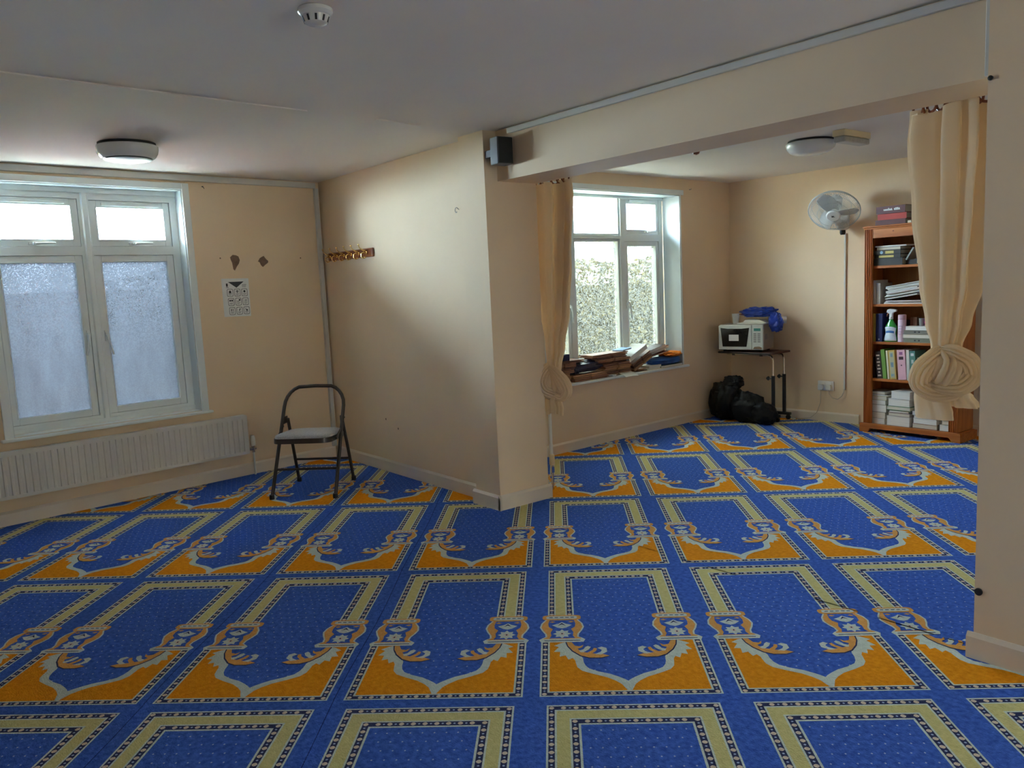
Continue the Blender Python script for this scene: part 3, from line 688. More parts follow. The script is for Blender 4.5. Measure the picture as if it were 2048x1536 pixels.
# heating pipe behind the pillar
t = empty('heating_pipe', (-3.960, 3.445, 0), 0, 'thin white heating pipe standing behind the pillar below the left curtain', 'pipe')
mb = MB(); mb.tube([(0,0,.30),(0,0,.65),(.0,.02,.665)], .011, 10); mb.build('pipe', M['whiteplastic'], t)
mb = MB(); mb.lathe([(.016,0),(.019,.01),(.017,.07),(.012,.075)], 16, c=(0.004,0,.17)); mb.build('valve_head', M['cream_plastic'], t)
mb = MB(); mb.tube([(.004,0,.003),(.004,0,.17)], .008, 10); mb.lathe([(.014,0),(.014,.04)], 6, c=(.004,0,.12)); mb.build('valve_body', M['chrome'], t)
mb = MB(); mb.tube([(0,0,.245),(0,0,.31)], .013, 10); mb.build('fitting', M['whiteplastic'], t)
# ------------------------------------------------------------------ curtains
RODY, RODZ = 3.372, 2.022
t = empty('curtain_rod', (0, RODY, RODZ), 0, 'dark stained wooden curtain pole behind the beam between the two pillars', 'curtain rod')
mb = MB(); mb.tube([(PX+.002,0,0),(-1.119,0,0)], .014, 14); mb.build('pole', M['rod'], t)
for x in (-2.66,):
    mb = MB(); mb.tube([(x,-.07,0),(x,-.02,0)], .010, 10); mb.lathe([(.001,-.033),(.014,-.028),(.021,-.012),(.021,.012),(.014,.020)], 16, c=(x,0,0)); mb.build('bracket', M['rod'], t)
def lerp_prof(P, z):
    for i in range(len(P)-1):
        (za, *A), (zb, *B_) = P[i], P[i+1]
        if zb <= z <= za:
            f = (za-z)/(za-zb) if za != zb else 0; f2 = f*f*(3-2*f)
            return [a+(b-a)*f2 for a, b in zip(A, B_)]
    return list(P[-1][1:] if z < P[-1][0] else P[0][1:])
def bundle(mb, P, nf, amp, seed, nu=144, nv=60, twist=0., y0=RODY, ragged=0.):
    zt, zb = P[0][0], P[-1][0]
    ph = [random.Random(seed+i).uniform(0, 6.28) for i in range(6)]
    def fn(u, v):
        z = zt+(zb-zt)*v; xc, yc, wx, wy, am = lerp_prof(P, z); q = 2*PI*u
        rid = .6*math.sin(nf*q+ph[0]+twist*v+.6*math.sin(2*q+ph[4]+2*v)) + .45*math.sin((nf*.5//1+1)*q+ph[1]-twist*.6*v+1.2*v) + .25*math.sin((nf*2+1)*q+ph[2]+twist*v)
        rid = math.copysign(abs(rid)**.8, rid) - .3*rid*rid
        k = 1+am*amp*rid
        zz = z + (ragged*math.sin(3*q+ph[3]) if v < .03 or v > .97 else 0)
        return (xc+wx*.5*math.cos(q)*k, y0+yc+wy*.5*math.sin(q)*k*1.0, zz)
    mb.grid(fn, nu, nv, cu=True)
def swath(mb, pts, wid, thk, nr, amp, nu=120, nv=80, seed=1.):
    """a thick gathered swath of cloth swept along a path, with folds running along it; wid, thk per point"""
    P = [Vector(p) for p in pts]; K = len(P)-1
    def at(t):
        x = t*K; i = min(int(x), K-1); f = x-i
        p0, p1, p2, p3 = P[max(i-1,0)], P[i], P[i+1], P[min(i+2,K)]
        return .5*((2*p1)+(p2-p0)*f+(2*p0-5*p1+4*p2-p3)*f*f+(3*p1-p0-3*p2+p3)*f**3)
    def val(a, t):
        x = t*K; i = min(int(x), K-1); f = x-i; f = f*f*(3-2*f); return a[i]+(a[i+1]-a[i])*f
    nrm = Vector((.39,-.92,0)).normalized()
    def fn(u, v):
        p = at(v); t = (at(min(1,v+.01))-at(max(0,v-.01))).normalized()
        side = t.cross(nrm).normalized(); out = side.cross(t).normalized()
        q = 2*PI*u
        rid = abs(math.sin(nr*.5*q+seed+1.3*math.sin(3*v+seed)))**.7 - .6
        k = 1+amp*rid+.05*math.sin(9*v+2*q+seed)
        c = p + side*(val(wid,v)*.5*math.cos(q)*k) + out*(val(thk,v)*.5*math.sin(q)*k)
        return (c.x, c.y, c.z)
    mb.grid(fn, nu, nv, cu=True, caps=True)
# left curtain
cu = empty('curtain', (0,0,0), 0, 'cream curtain knotted up beside the alcove window, left of the opening', 'curtain', 'knotted cream curtains')
cu.location = (-3.76, RODY, 0)
inv = Matrix.Translation((3.76, -RODY, 0))
def cmesh(name, parent, fn, iv, **kw):
    mb = MB(); mb.T = iv; fn(mb); return mb.build(name, M['curtain'], parent, **kw)
cmesh('drape', cu, lambda mb: bundle(mb, [(1.985,-3.775,0,.30,.07,1.0),(1.90,-3.765,0,.30,.075,1.0),(1.5,-3.78,0,.27,.085,.9),(1.2,-3.785,0,.21,.09,.8),(.98,-3.80,0,.135,.085,.7),(.84,-3.815,0,.095,.07,.6),(.80,-3.815,0,.09,.06,.5)], 9, .42, 11, ragged=.012), inv)
def swath_l(mb, pts, wid, thk, nr, amp, seed): swath(mb, pts, wid, thk, nr, amp, seed=seed)
def kl(dx, dz, dn): dx *= .82; dz *= .88; return (-3.828+.75*dx+.66*dn, RODY+.66*dx-.75*dn, .745+dz)
LK = [('knot', [kl(.0,.13,.0),kl(-.055,.08,.03),kl(-.085,.01,.035),kl(-.06,-.05,.03),kl(-.01,-.085,.02),kl(.03,-.10,.01)], [.05,.08,.095,.09,.07,.05], [.05,.06,.07,.07,.06,.05], 13, .32, .9),
      ('wrapped_fold', [kl(-.02,.12,.03),kl(.03,.07,.045),kl(.075,.0,.04),kl(.09,-.06,.03),kl(.06,-.10,.02),kl(.01,-.085,.03)], [.04,.075,.095,.09,.07,.045], [.04,.06,.07,.065,.055,.04], 13, .32, 2.4),
      ('knot_core', [kl(.0,.10,.0),kl(.005,.03,.02),kl(.01,-.05,.01),kl(.01,-.10,.0)], [.07,.13,.12,.07], [.06,.07,.07,.05], 9, .3, 4.)]
cmesh('tail', cu, lambda mb: bundle(mb, [(.70,-3.835,0,.12,.07,.6),(.64,-3.838,0,.125,.08,.9),(.58,-3.83,0,.135,.085,1.0),(.545,-3.835,0,.135,.085,1.0)], 6, .26, 21, ragged=.012, nv=30), inv)

for nm_k, pts_, wd_, th_, nr_, am_, sd_ in LK: cmesh(nm_k, cu, lambda mb: swath(mb, pts_, wd_, th_, nr_, am_, seed=sd_), inv)
cu_rings = [-3.90,-3.86,-3.81,-3.775,-3.74,-3.70,-3.66,-3.645]
for x in cu_rings:
    mb = MB(); a = random.uniform(-.9, .9); mb.T = inv
    mb.tube([(x+.029*math.sin(q)*math.sin(a), RODY+.029*math.sin(q)*math.cos(a), RODZ-.015+.029*math.cos(q)) for q in [2*PI*i/18 for i in range(18)]], .0052, 8, closed=True)
    r_ = mb.build('ring', M['rod'], cu)
# right curtain
cu = empty('curtain', (-1.44, RODY, 0), 0, 'large cream curtain tied in a big knot in front of the bookcase', 'curtain', 'knotted cream curtains')
inv = Matrix.Translation((1.44, -RODY, 0))
cmesh('drape', cu, lambda mb: bundle(mb, [(1.985,-1.425,0,.285,.09,.9),(1.88,-1.425,0,.295,.10,1.0),(1.6,-1.42,0,.255,.11,1.0),(1.3,-1.415,0,.20,.11,.9),(1.15,-1.42,0,.15,.10,.8),(1.05,-1.425,0,.105,.085,.6),(1.0,-1.425,0,.10,.08,.5)], 8, .42, 3, ragged=.014), inv)
def kp(dx, dz, dn): dx *= .80; dz *= .78; return (-1.436+.92*dx+.39*dn, RODY+.39*dx-.92*dn, .945+dz)
cmesh('knot', cu, lambda mb: swath(mb, [kp(.03,.125,.0),kp(-.03,.085,.05),kp(-.085,.02,.075),kp(-.095,-.045,.065),kp(-.04,-.085,.06),kp(.04,-.085,.05),kp(.10,-.06,.02)], [.04,.07,.085,.085,.08,.07,.04], [.05,.07,.085,.09,.09,.08,.05], 15, .34, seed=.4), inv)
cmesh('wrapped_fold', cu, lambda mb: swath(mb, [kp(-.01,.12,.03),kp(.05,.10,.055),kp(.105,.055,.055),kp(.115,-.005,.05),kp(.07,-.045,.07),kp(.0,-.05,.085),kp(-.06,-.035,.075)], [.04,.07,.085,.09,.085,.07,.04], [.05,.07,.085,.09,.085,.07,.04], 15, .34, seed=2.1), inv)
cmesh('knot_core', cu, lambda mb: swath(mb, [kp(.0,.115,.02),kp(.02,.06,.06),kp(.01,.0,.08),kp(-.01,-.05,.05)], [.06,.10,.11,.07], [.06,.09,.10,.06], 11, .30, seed=4.2), inv)
cmesh('tail', cu, lambda mb: bundle(mb, [(.885,-1.475,0,.13,.09,.5),(.835,-1.478,0,.135,.085,.8),(.78,-1.468,0,.145,.075,.9),(.752,-1.465,0,.147,.072,.9)], 4, .22, 33, nv=24), inv)
cmesh('tail', cu, lambda mb: bundle(mb, [(.87,-1.40,.03,.09,.07,.5),(.85,-1.385,.03,.10,.07,.9),(.82,-1.37,.03,.11,.07,1.0),(.805,-1.365,.03,.115,.07,1.0)], 5, .25, 37, nv=18), inv)
for i, x in enumerate([-1.552,-1.525,-1.50,-1.465,-1.435,-1.40,-1.375,-1.35,-1.33,-1.30,-1.27]):
    mb = MB(); a = random.uniform(-1.2, 1.2); mb.T = inv
    dz = -.018 if i == 0 else -.012
    mb.tube([(x+.029*math.sin(q)*math.sin(a), RODY+.029*math.sin(q)*math.cos(a), RODZ+dz+.029*math.cos(q)) for q in [2*PI*k/18 for k in range(18)]], .0052, 8, closed=True)
    r_ = mb.build('ring', M['rod'], cu)
    if i < 4:
        mb = MB(); mb.T = inv; mb.tube([(x,RODY,RODZ-.042),(x+.004,RODY+.002,RODZ-.056),(x,RODY,RODZ-.075)], .0022, 6); mb.build('hook', M['chrome'], r_)
# ------------------------------------------------------------------ alcove: fan, socket, trolley
def lumpy(name, parent, c, dims, mt, seed, amp=.16, fr=2.6, flat=True, nu=40, nv=24, pw=.8, rz=0, crease=.0, smooth=True):
    mb = MB()
    def fn(u, v):
        q = 2*PI*u; w_ = PI*(v*.996+.002)-PI/2
        cq, sq, cw, sw = math.cos(q), math.sin(q), math.cos(w_), math.sin(w_)
        p = Vector((math.copysign(abs(cq)**pw, cq)*abs(cw)**pw, math.copysign(abs(sq)**pw, sq)*abs(cw)**pw, math.copysign(abs(sw)**pw, sw)))
        n_ = noise.noise(p*fr+Vector((seed,seed*.7,0)))*amp + noise.noise(p*fr*2.7+Vector((seed,0,seed)))*amp*.45
        if crease: n_ -= crease*abs(noise.noise(p*fr*1.9+Vector((0,seed,seed))))
        p = p*(1+n_)
        x, y, z = p.x*dims[0]*.5, p.y*dims[1]*.5, p.z*dims[2]*.5
        if flat: z = max(z, -dims[2]*.40)
        x, y = x*math.cos(rz)-y*math.sin(rz), x*math.sin(rz)+y*math.cos(rz)
        return (c[0]+x, c[1]+y, c[2]+z)
    mb.grid(fn, nu, nv, cu=True, caps=True)
    return mb.build(name, mt, parent, smooth=smooth)
# wall fan
fan = empty('wall_fan', TF @ Vector((1.10, 0, 1.80)), FWa, 'pale wall mounted oscillating fan with round wire guard beside the bookcase', 'fan')
mb = MB(); mb.box(-.055,.055,-.035,-.001,-.075,.075); mb.build('wall_bracket', M['fanplastic'], fan, bevel=.012)
mb = MB(); mb.tube([(0,-.03,-.02),(0,-.10,-.03),(.005,-.14,.0)], [.028,.026,.03], 14); mb.build('arm', M['fanplastic'], fan)
mb = MB(); mb.box(.0,.062,-.12,-.05,-.085,-.025); mb.build('switch_box', M['fanplastic'], fan, bevel=.01)
mb = MB(); mb.lathe([(.018,-.125),(.024,-.11),(.024,-.088),(.014,-.084)], 16, c=(.03,-.085,0)); mb.build('pull_knob', M['black'], fan)
HX = Matrix.Translation((.045,-.275,.075)) @ Matrix.Rotation(R(17), 4, 'Z') @ Matrix.Rotation(R(45), 4, 'X')   # fan axis: local -y forward
def ylathe(mb, prof, n=36, m=0):                     # lathe about the fan's -y axis
    b = MB(); b.lathe(prof, n); mb.add([(x, -z, y) for x, y, z in b.v], [f[::-1] for f in b.f], m)
mb = MB(); mb.T = HX; ylathe(mb, [(.03,-.15),(.052,-.14),(.056,-.06),(.05,-.045)], 28); mb.build('motor_housing', M['fanplastic'], fan)
GR = .208
for nm, s_ in (('front_guard', 1), ('rear_guard', -1)):
    mb = MB(); mb.T = HX
    for i in range(84):
        q = 2*PI*i/84; cs, sn = math.cos(q), math.sin(q)
        P = [(.045,.062*s_+(.0 if s_>0 else .0)),(.10,.062*s_),(.17,.045*s_),(GR,.006*s_)]
        mb.tube([(r*cs, -d, r*sn) for r, d in P], .0014, 4)
    for r, d in ((GR,.005*s_),(.13,.056*s_),(.185,.040*s_)):
        mb.tube([(r*math.cos(2*PI*i/48), -d, r*math.sin(2*PI*i/48)) for i in range(48)], .003 if r == GR else .0015, 6, closed=True)
    mb.build(nm, M['fanwire'], fan)
mb = MB(); mb.T = HX; ylathe(mb, [(.056,.058),(.058,.066),(.050,.074),(.001,.076)], 36); badge = mb.build('hub_badge', M['fanplastic'], fan)
mb = MB(); mb.T = HX; mb.prism([(-.012,-.010),(-.004,-.006),(.016,-.008),(.004,.0),(.010,.008),(-.006,.006),(-.014,.012),(-.010,.002)], -.0772, -.0760, 'y'); mb.build('badge_mark', M['ink'], badge, smooth=False)
for k in range(3):
    mb = MB(); a0 = R(-20+120*k)
    def bl(u, v):
        r = .03+.165*v; wdt = .045+.085*math.sin(PI*min(1, v*.62+.18)); s_ = (u-.5)*wdt*(1 if v < .85 else (1-(v-.85)*2.2))
        q = a0 + s_/max(r,.05)*.9 + .35*v
        return (r*math.cos(q), -.012-.030*(u-.5)*2*(1-.3*v), r*math.sin(q))
    mb.T = HX; mb.grid(bl, 12, 14); mb.build('blade', M['fanplastic'], fan, solid=.002)
mb = MB(); mb.T = HX; ylathe(mb, [(.03,-.03),(.036,-.02),(.036,.02),(.03,.026)], 24); mb.build('hub', M['fanplastic'], fan)
# double socket, plugs, cables
so = empty('wall_socket', TF @ Vector((.941,0,.327)), FWa, 'white double wall socket between trolley and bookcase', 'socket')
mb = MB(); mb.box(-.075,.075,-.012,-.001,-.045,.045); mb.build('plate', M['whiteplastic'], so, smooth=False, bevel=.004)
for x in (-.012,.050):
    mb = MB(); mb.box(x-.006,x+.006,-.016,-.011,.012,.030); mb.build('switch', M['whiteplastic'], so, smooth=False, bevel=.002)
def plug(x, lab, path):
    p = empty('plug', TF @ Vector((.941+x,-.012,.318)), FWa, lab, 'plug', 'plugs in the alcove socket')
    mb = MB(); mb.prism(rrect(-.024,.024,-.026,.022,.010,3), -.028, -.0005, 'y'); mb.build('plug_body', M['whiteplastic'], p, smooth=False, bevel=.004)
    mb = MB(); mb.tube(path, .0032, 6); mb.build('cable', M['cable'], p)
plug(-.040, 'left white plug in the double wall socket, its cable dropping to the floor', [(0,-.015,-.024),(.002,-.016,-.06),(-.002,-.018,-.15),(-.03,-.03,-.24),(-.08,-.05,-.29),(-.20,-.08,-.308)])
plug(.036, 'right white plug in the double wall socket, its cable looping up to the fan trunking', [(0,-.015,-.024),(.006,-.016,-.06),(.04,-.018,-.098),(.085,-.014,-.105),(.12,-.011,-.075),(.139,-.009,-.035),(.1395,-.009,-.010)])
# overbed trolley table
tr = empty('trolley_table', (-4.475, 6.32, 0), R(1.5), 'wheeled laptop table with dark brown top and chrome posts under the microwave', 'table')
H = .652
mb = MB(); mb.box(-.285,.165,0,.335,H-.018,H); mb.build('main_top', M['tabletop'], tr, smooth=False, bevel=.004)
mb = MB(); mb.box(.175,.278,0,.335,H-.018,H); mb.build('side_top', M['tabletop'], tr, smooth=False, bevel=.004)
mb = MB(); mb.box(-.285,.278,-.003,.0,H-.016,H-.004); mb.build('front_edging', M['black'], tr, smooth=False)
for y in (.115,.30):
    mb = MB(); mb.tube([(-.26,y,H-.032),(.17,y,H-.032),(.215,y,H-.042),(.232,y,H-.075),(.233,y,.34)], .0105, 12); p = mb.build('upper_post', M['chrome'], tr)
    mb = MB(); mb.tube([(.233,y,.43),(.233,y,.06)], .0165, 12); mb.build('lower_post', M['black'], tr)
    mb = MB(); mb.tube([(.219,y,.405),(.195,y,.405)], .006, 8); mb.prism([(-.03,-.006),(-.012,-.02),(.0,-.006),(.0,.006),(-.012,.02),(-.03,.006)], -.008, .008, 'y'); 
    for i in range(len(mb.v)-12, len(mb.v)): x_, y_, z_ = mb.v[i]; mb.v[i] = (x_+.195, y_+y, z_+.405)
    mb.build('clamp_knob', M['black'], tr)
    for x in (-.20,.10):
        mb = MB(); mb.box(x,x+.025,y-.014,y+.014,H-.044,H-.016); mb.build('clip', M['black'], tr, smooth=False)
for y in (.115,.30):
    mb = MB(); mb.box(-.22,.30,y-.016,y+.016,.045,.07); mb.build('base_rail', M['black'], tr, smooth=False, bevel=.004)
    for x in (-.20,.275):
        mb = MB(); mb.lathe([(.006,-.012),(.021,-.011),(.023,-.006),(.023,.006),(.021,.011),(.006,.012)], 20)
        mb.v = [(a_+x, c_+y, b_+.0235) for a_, b_, c_ in mb.v]; mb.box(x-.008,x+.008,y-.018,y+.018,.028,.048); mb.build('castor', M['black'], tr)
mb = MB(); mb.tube([(-.20,.115,.058),(-.20,.30,.058)], .010, 8); mb.build('base_crossbar', M['black'], tr)
# microwave
mw_ = empty('microwave', (-4.725, 6.285, H), R(13), 'silver microwave oven with dark window standing on the laptop table', 'microwave')
W_, D_, HH = .43, .265, .245
mb = MB(); mb.box(0,W_,.012,D_,.018,HH+.012); mb.build('case', M['greymetal'], mw_, smooth=False, bevel=.006)
for x in (.04,W_-.04):
    for y in (.04,D_-.04):
        mb = MB(); mb.lathe([(.014,0),(.016,.019)], 12, c=(x,y,0)); mb.build('foot', M['black'], mw_)
mb = MB(); z0_, z1_ = .022, HH+.010
xL, xR = .0, .322
mb.prism([(xL,z0_),(xR,z0_),(xR,z1_-.004),(xR*.5,z1_+.001),(xL,z1_-.006)], -.014, .012, 'y'); door = mb.build('door', M['silver'], mw_, smooth=False, bevel=.005)
mb = MB(); mb.prism([(.040,.050),(.275,.050),(.302,z1_-.028),(.23,z1_-.036),(.09,z1_-.036),(.020,z1_-.028)], -.0165, -.013, 'y'); mb.build('window', M['darkglass'], door, smooth=False, bevel=.002)
mb = MB(); mb.box(.105,.200,-.0185,-.0166,.105,.163); mb.build('sticker', M['paper'], door, smooth=False)
mb = MB(); mb.box(.325,W_,-.012,.012,z0_,z1_); cp = mb.build('control_panel', M['silver'], mw_, smooth=False, bevel=.004)
mb = MB(); mb.box(.345,.408,-.0135,-.0115,.197,.222); mb.build('display', M['lcd'], cp, smooth=False)
mb = MB()
for i in range(5):
    for j in range(2): mb.box(.342+j*.038, .368+j*.038, -.0132, -.0115, .165-i*.018, .175-i*.018)
bt = mb.build('keypad', M['greyink'], cp, smooth=False); bt['kind'] = 'stuff'
mb = MB(); mb.prism([(.335,.030),(.42,.028),(.42,.046),(.39,.056),(.35,.052)], -.0145, -.0115, 'y'); mb.build('door_button', M['chrome'], cp, smooth=False, bevel=.002)
mb = MB(); mb.box(W_,W_+.0008,.035,.10,.115,.165); mb.build('side_sticker', M['greyink'], mw_, smooth=False)
TM = Matrix.Translation((-4.725,6.285,H)) @ Matrix.Rotation(R(13), 4, 'Z'); ZM = HH+.0125
def onmw(x, y, z=0): return TM @ Vector((x, y, ZM+z))
t = empty('plastic_cup', onmw(.125,.10), 0, 'white disposable cups stacked on top of the microwave', 'cup')
mb = MB(); mb.lathe([(.024,0),(.026,.004),(.033,.072),(.036,.074),(.0365,.078)], 28); mb.build('cup', M['paper'], t)
mb = MB(); mb.lathe([(.033,.075),(.0335,.090),(.037,.092),(.037,.096),(.031,.094)], 28); mb.build('rim', M['paper'], t)
t = empty('plastic_tray', onmw(.165,.02), R(13), 'flat white plastic lid lying on top of the microwave', 'lid')
mb = MB(); mb.prism(rrect(0,.27,0,.20,.02,4), .0005, .012); mb.build('rim', M['whiteplastic'], t, bevel=.003)
mb = MB(); mb.prism([(0,0)]+[(.03,0)]+[(.06,.028),(.20,.026),(.27,0)][0:3], .03, .19, 'y'); mb.v = [(x+.01,y,z+.012) for x, y, z in mb.v]; mb.build('dome', M['whiteplastic'], t, smooth=False, bevel=.004)
t = empty('blue_bag', onmw(.36,.12,.005), R(13), 'crumpled blue plastic carrier bag on top of the microwave', 'bag')
lumpy('bag_body', t, (-.02,.02,.098), (.34,.20,.10), M['bluebag'], 4.2, .30, 2.2, crease=.25)
lumpy('hanging_fold', t, (.155,-.03,.01), (.13,.10,.17), M['bluebag'], 9.7, .28, 2.4, flat=False, crease=.25)
t = empty('paper_roll', onmw(.47,.19,0.037), R(40), 'white paper towel roll sticking out under the blue bag', 'paper roll')
mb = MB(); mb.tube([(-.06,0,0),(.10,0,-.01)], .034, 24); mb.build('roll', M['paper'], t)
mb = MB(); mb.tube([(.0995,0,-.01),(.1008,0,-.01)], .012, 16); mb.build('core_hole', M['greyink'], t)
mb = MB(); mb.tube([onmw(.15,.10,.090), onmw(.29,.12,.088)], .0035, 6); o = mb.build('wooden_stick', M['rackwood']); tag(o, 'thin reddish wooden stick resting across the cup rim and blue bag', 'stick')
# bin bags
t = empty('bin_bag', (-4.63,6.30,0), 0, 'tall bulging black bin bag leaning in the alcove corner', 'bin bag')
lumpy('bag_body', t, (-.035,.0,.175), (.35,.26,.41), M['bag'], 2.3, .20, 1.9, crease=.2, pw=.9)
lumpy('gathered_neck', t, (.05,.0,.365), (.20,.15,.13), M['bag'], 6.1, .25, 2.0, flat=False, crease=.25)
t = empty('bin_bag', (-4.40,6.27,0), 0, 'low slumped black bin bag lying under the laptop table', 'bin bag')
lumpy('bag_body', t, (-.03,.03,.13), (.36,.23,.32), M['bag'], 5.4, .18, 2.0, crease=.2, rz=.1, pw=.95)
lumpy('side_bulge', t, (.15,.02,.095), (.28,.19,.22), M['bag'], 8.4, .18, 2.0, crease=.2, pw=.95)
# ------------------------------------------------------------------ things on the alcove window sill
SZ = W2['z0']+.001
def sill_root(name, x, y, z, label, cat, group=None, rot=(0,0,0)):
    o = empty(name, (0,0,0), 0, label, cat, group)
    o.matrix_world = TW2 @ Matrix.Translation((x, y, z)) @ Euler(rot).to_matrix().to_4x4()
    o.location, o.rotation_euler = o.matrix_world.to_translation(), o.matrix_world.to_euler()
    return o
rs = random.Random(12)
stand_meshes = {}
def stand(x, y, z, L_, dp, th, mt, label, rz=0, ry=0, group='folded book stands on the alcove window sill'):
    """folding wooden book stand, shut flat: two boards joined at a notched hinge"""
    o = sill_root('book_stand', x, y, z, label, 'book stand', group, (0, ry, rz))
    t1 = th*.43
    for k, nm in ((0,'lower_board'),(1,'upper_board')):
        mb = MB(); zz = k*(th-t1); sh = rs.uniform(-.006,.006)
        pl = [(sh,0),(L_*.47,0),(L_*.48,.012),(L_*.53,.012),(L_*.54,0),(L_+sh,0),(L_+sh,dp*.3),(L_+sh-.012,dp*.5),(L_+sh,dp*.7),(L_+sh,dp),(sh,dp),(sh,dp*.7),(sh+.012,dp*.5),(sh,dp*.3)]
        mb.prism(pl, zz, zz+t1); mb.build(nm, mt, o, smooth=False, bevel=.0015)
    mb = MB(); mb.box(L_*.40,L_*.60,dp*.25,dp*.75,t1*.9,th-t1*.9); mb.build('hinge', M['stand3'], o, smooth=False)
    return o
ordn = ['lowest','second from the bottom','third from the bottom','fourth from the bottom','fifth from the bottom','sixth from the bottom','seventh from the bottom','eighth from the bottom','ninth from the bottom']
mats3 = [M['stand1'], M['stand2'], M['stand3']]
# tall stack in the middle of the sill
z = SZ
for i, (xa, xb, th, mi, y) in enumerate([(.70,1.03,.020,1,.015),(.69,1.01,.021,2,.0),(.67,1.02,.021,1,.02),(.685,1.03,.022,1,.008),(.665,1.0,.022,0,.0),(.60,.99,.022,2,.02),(.585,1.0,.022,0,.005),(.60,.97,.022,2,.015)]):
    stand(xa, y, z, xb-xa, .165, th-.001, mats3[mi], 'brown folded book stand, %s in the tall middle sill stack' % ordn[i], rz=rs.uniform(-.03,.03)); z += th
stand(.535, .01, z, .46, .16, .022, M['stand1'], 'brown folded book stand lying longest on top of the tall middle sill stack', rz=.02); ZT = z+.023
# stack at the left end behind the knotted curtain
z = SZ
for i, (xa, xb, th, mi, y) in enumerate([(.045,.25,.026,2,.01),(.05,.27,.026,1,.0),(.06,.26,.027,1,.015),(.05,.30,.026,0,.0),(.045,.33,.026,2,.01),(.05,.33,.026,0,.005)]):
    stand(xa, y, z, xb-xa, .16, th-.001, mats3[mi], 'brown folded book stand, %s in the left sill stack behind curtain' % ordn[i], rz=rs.uniform(-.03,.03)); z += th
stand(.06, .01, z, .365, .15, .022, M['stand3'], 'dark folded wooden book stand jutting out on top of the left sill stack', rz=-.02); z += .023
def book(root, t_, h_, d_, cover, page, spine_marks=None, rounded=False):
    """upright book in local axes: x thickness, y depth (spine at y=0), z height"""
    c = .0022
    mb = MB(); mb.box(0,c,0,d_,0,h_); mb.box(t_-c,t_,0,d_,0,h_); mb.box(c,t_-c,0,c*1.4,0,h_); mb.build('cover', cover, root, smooth=False)
    mb = MB(); mb.box(c,t_-c,c*1.4,d_-.004,.004,h_-.004); mb.build('pages', page, root, smooth=False)
    if spine_marks:
        for nm, za, zb, mt, ins in spine_marks:
            mb = MB(); mb.box(t_*ins, t_*(1-ins), -.0008, 0, za, zb); mb.build(nm, mt, root, smooth=False)
M['navybook'] = mat('navy book cloth', (.012,.014,.05), .6, var=.1)
o = sill_root('book', .185, .02, z, 'small navy book box on top of the left sill stack behind the curtain', 'book', None, (0,0,0)); book(o, .085, .052, .11, M['navybook'], M['page'])
# pair of stands with a dark cloth bundle
stand(.285, -.015, SZ, .40, .16, .026, M['stand1'], 'brown folded wooden book stand lowest under the navy cloth bundle', rz=.015)
stand(.28, -.005, SZ+.027, .40, .16, .026, M['stand2'], 'tan folded wooden book stand directly under the navy cloth bundle', rz=-.01)
t = sill_root('navy_cloth', .475, .07, SZ+.062, 'shiny navy cloth bundle on book stands left of the tall sill stack', 'cloth')
lumpy('bundle', t, (.0,.0,.045), (.44,.15,.10), M['navycloth'], 1.7, .2, 2.4, crease=.15)
lumpy('bundle_end', t, (-.16,-.02,.028), (.11,.12,.075), M['navycloth'], 3.1, .25, 2.8, crease=.2)
def booklet(x, y, z, w_, d_, th, mt, label, rz=0, ry=0, cat='booklet', mt2=None):
    o = sill_root('booklet', x, y, z, label, cat, None, (0, ry, rz))
    mb = MB(); mb.box(0,w_,0,d_,0,.0012); mb.box(0,w_,0,d_,th-.0012,th); mb.box(0,.0015,0,d_,.0012,th-.0012); mb.build('cover', mt, o, smooth=False)
    mb = MB(); mb.box(.0015,w_-.002,.002,d_-.002,.0012,th-.0012); mb.build('pages', mt2 or M['pagew'], o, smooth=False)
    return o
M['greencover'] = mat('pale green cover', (.20,.36,.20), .6, var=.1)
M['creamcover'] = mat('cream paper cover', (.72,.66,.52), .7, var=.05)
booklet(.735, -.03, SZ, .05, .15, .012, M['paper'], 'white booklet poking out at the foot of the tall sill stack', rz=.02)
o = sill_root('paper_sheet', .86, -.075, SZ-.0008, 'loose white paper sheet drooping over the alcove sill edge', 'paper', None, (R(9),0,0))
mb = MB(); mb.grid(lambda u, v: (.17*u, .11*v, .0+.012*(1-v)*0-.018*(1-v)**2+.003*math.sin(4*u)*(1-v)), 12, 10); mb.build('sheet', M['paper'], o, solid=.0008)
# tilted group leaning on the tall stack
TI = R(-23)
for i, (dx, dz, mi, lab) in enumerate(((.0,.0,1,'tan folded book stand, lowest of the tilted ones right of the tall sill stack'),(-.010,.024,2,'dark folded book stand, middle of the tilted ones right of the tall sill stack'),(-.020,.048,0,'brown folded book stand, uppermost of the tilted ones under the white book'))):
    stand(1.075+dx, .01, SZ+.004+dz, .27, .16, .022, mats3[mi], lab, ry=TI)
o = sill_root('book', 1.00, .0, SZ+.092, 'thick white book tilted on top of the sill stacks, brightest thing there', 'book', None, (0, TI, 0))
mb = MB(); mb.box(0,.27,0,.17,0,.003); mb.box(0,.27,0,.17,.039,.042); mb.box(0,.003,0,.17,.003,.039); mb.build('cover', M['paper'], o, smooth=False)
mb = MB(); mb.box(.003,.267,.003,.167,.003,.039); mb.build('pages', M['pagew'], o, smooth=False)
M['bluecard'] = mat('light blue card', (.30,.45,.68), .7, var=.06)
booklet(.93, .02, ZT, .12, .12, .012, M['bluecard'], 'light blue booklet between the tall stack top and the tilted white book', ry=R(-6))
stand(1.14, .03, SZ, .24, .14, .018, M['stand2'], 'tan folded book stand flat on the sill under the tilted ones')
booklet(1.225, -.005, SZ+.0, .20, .15, .012, M['creamcover'], 'cream booklet lowest beside the green folder on the sill', rz=.04)
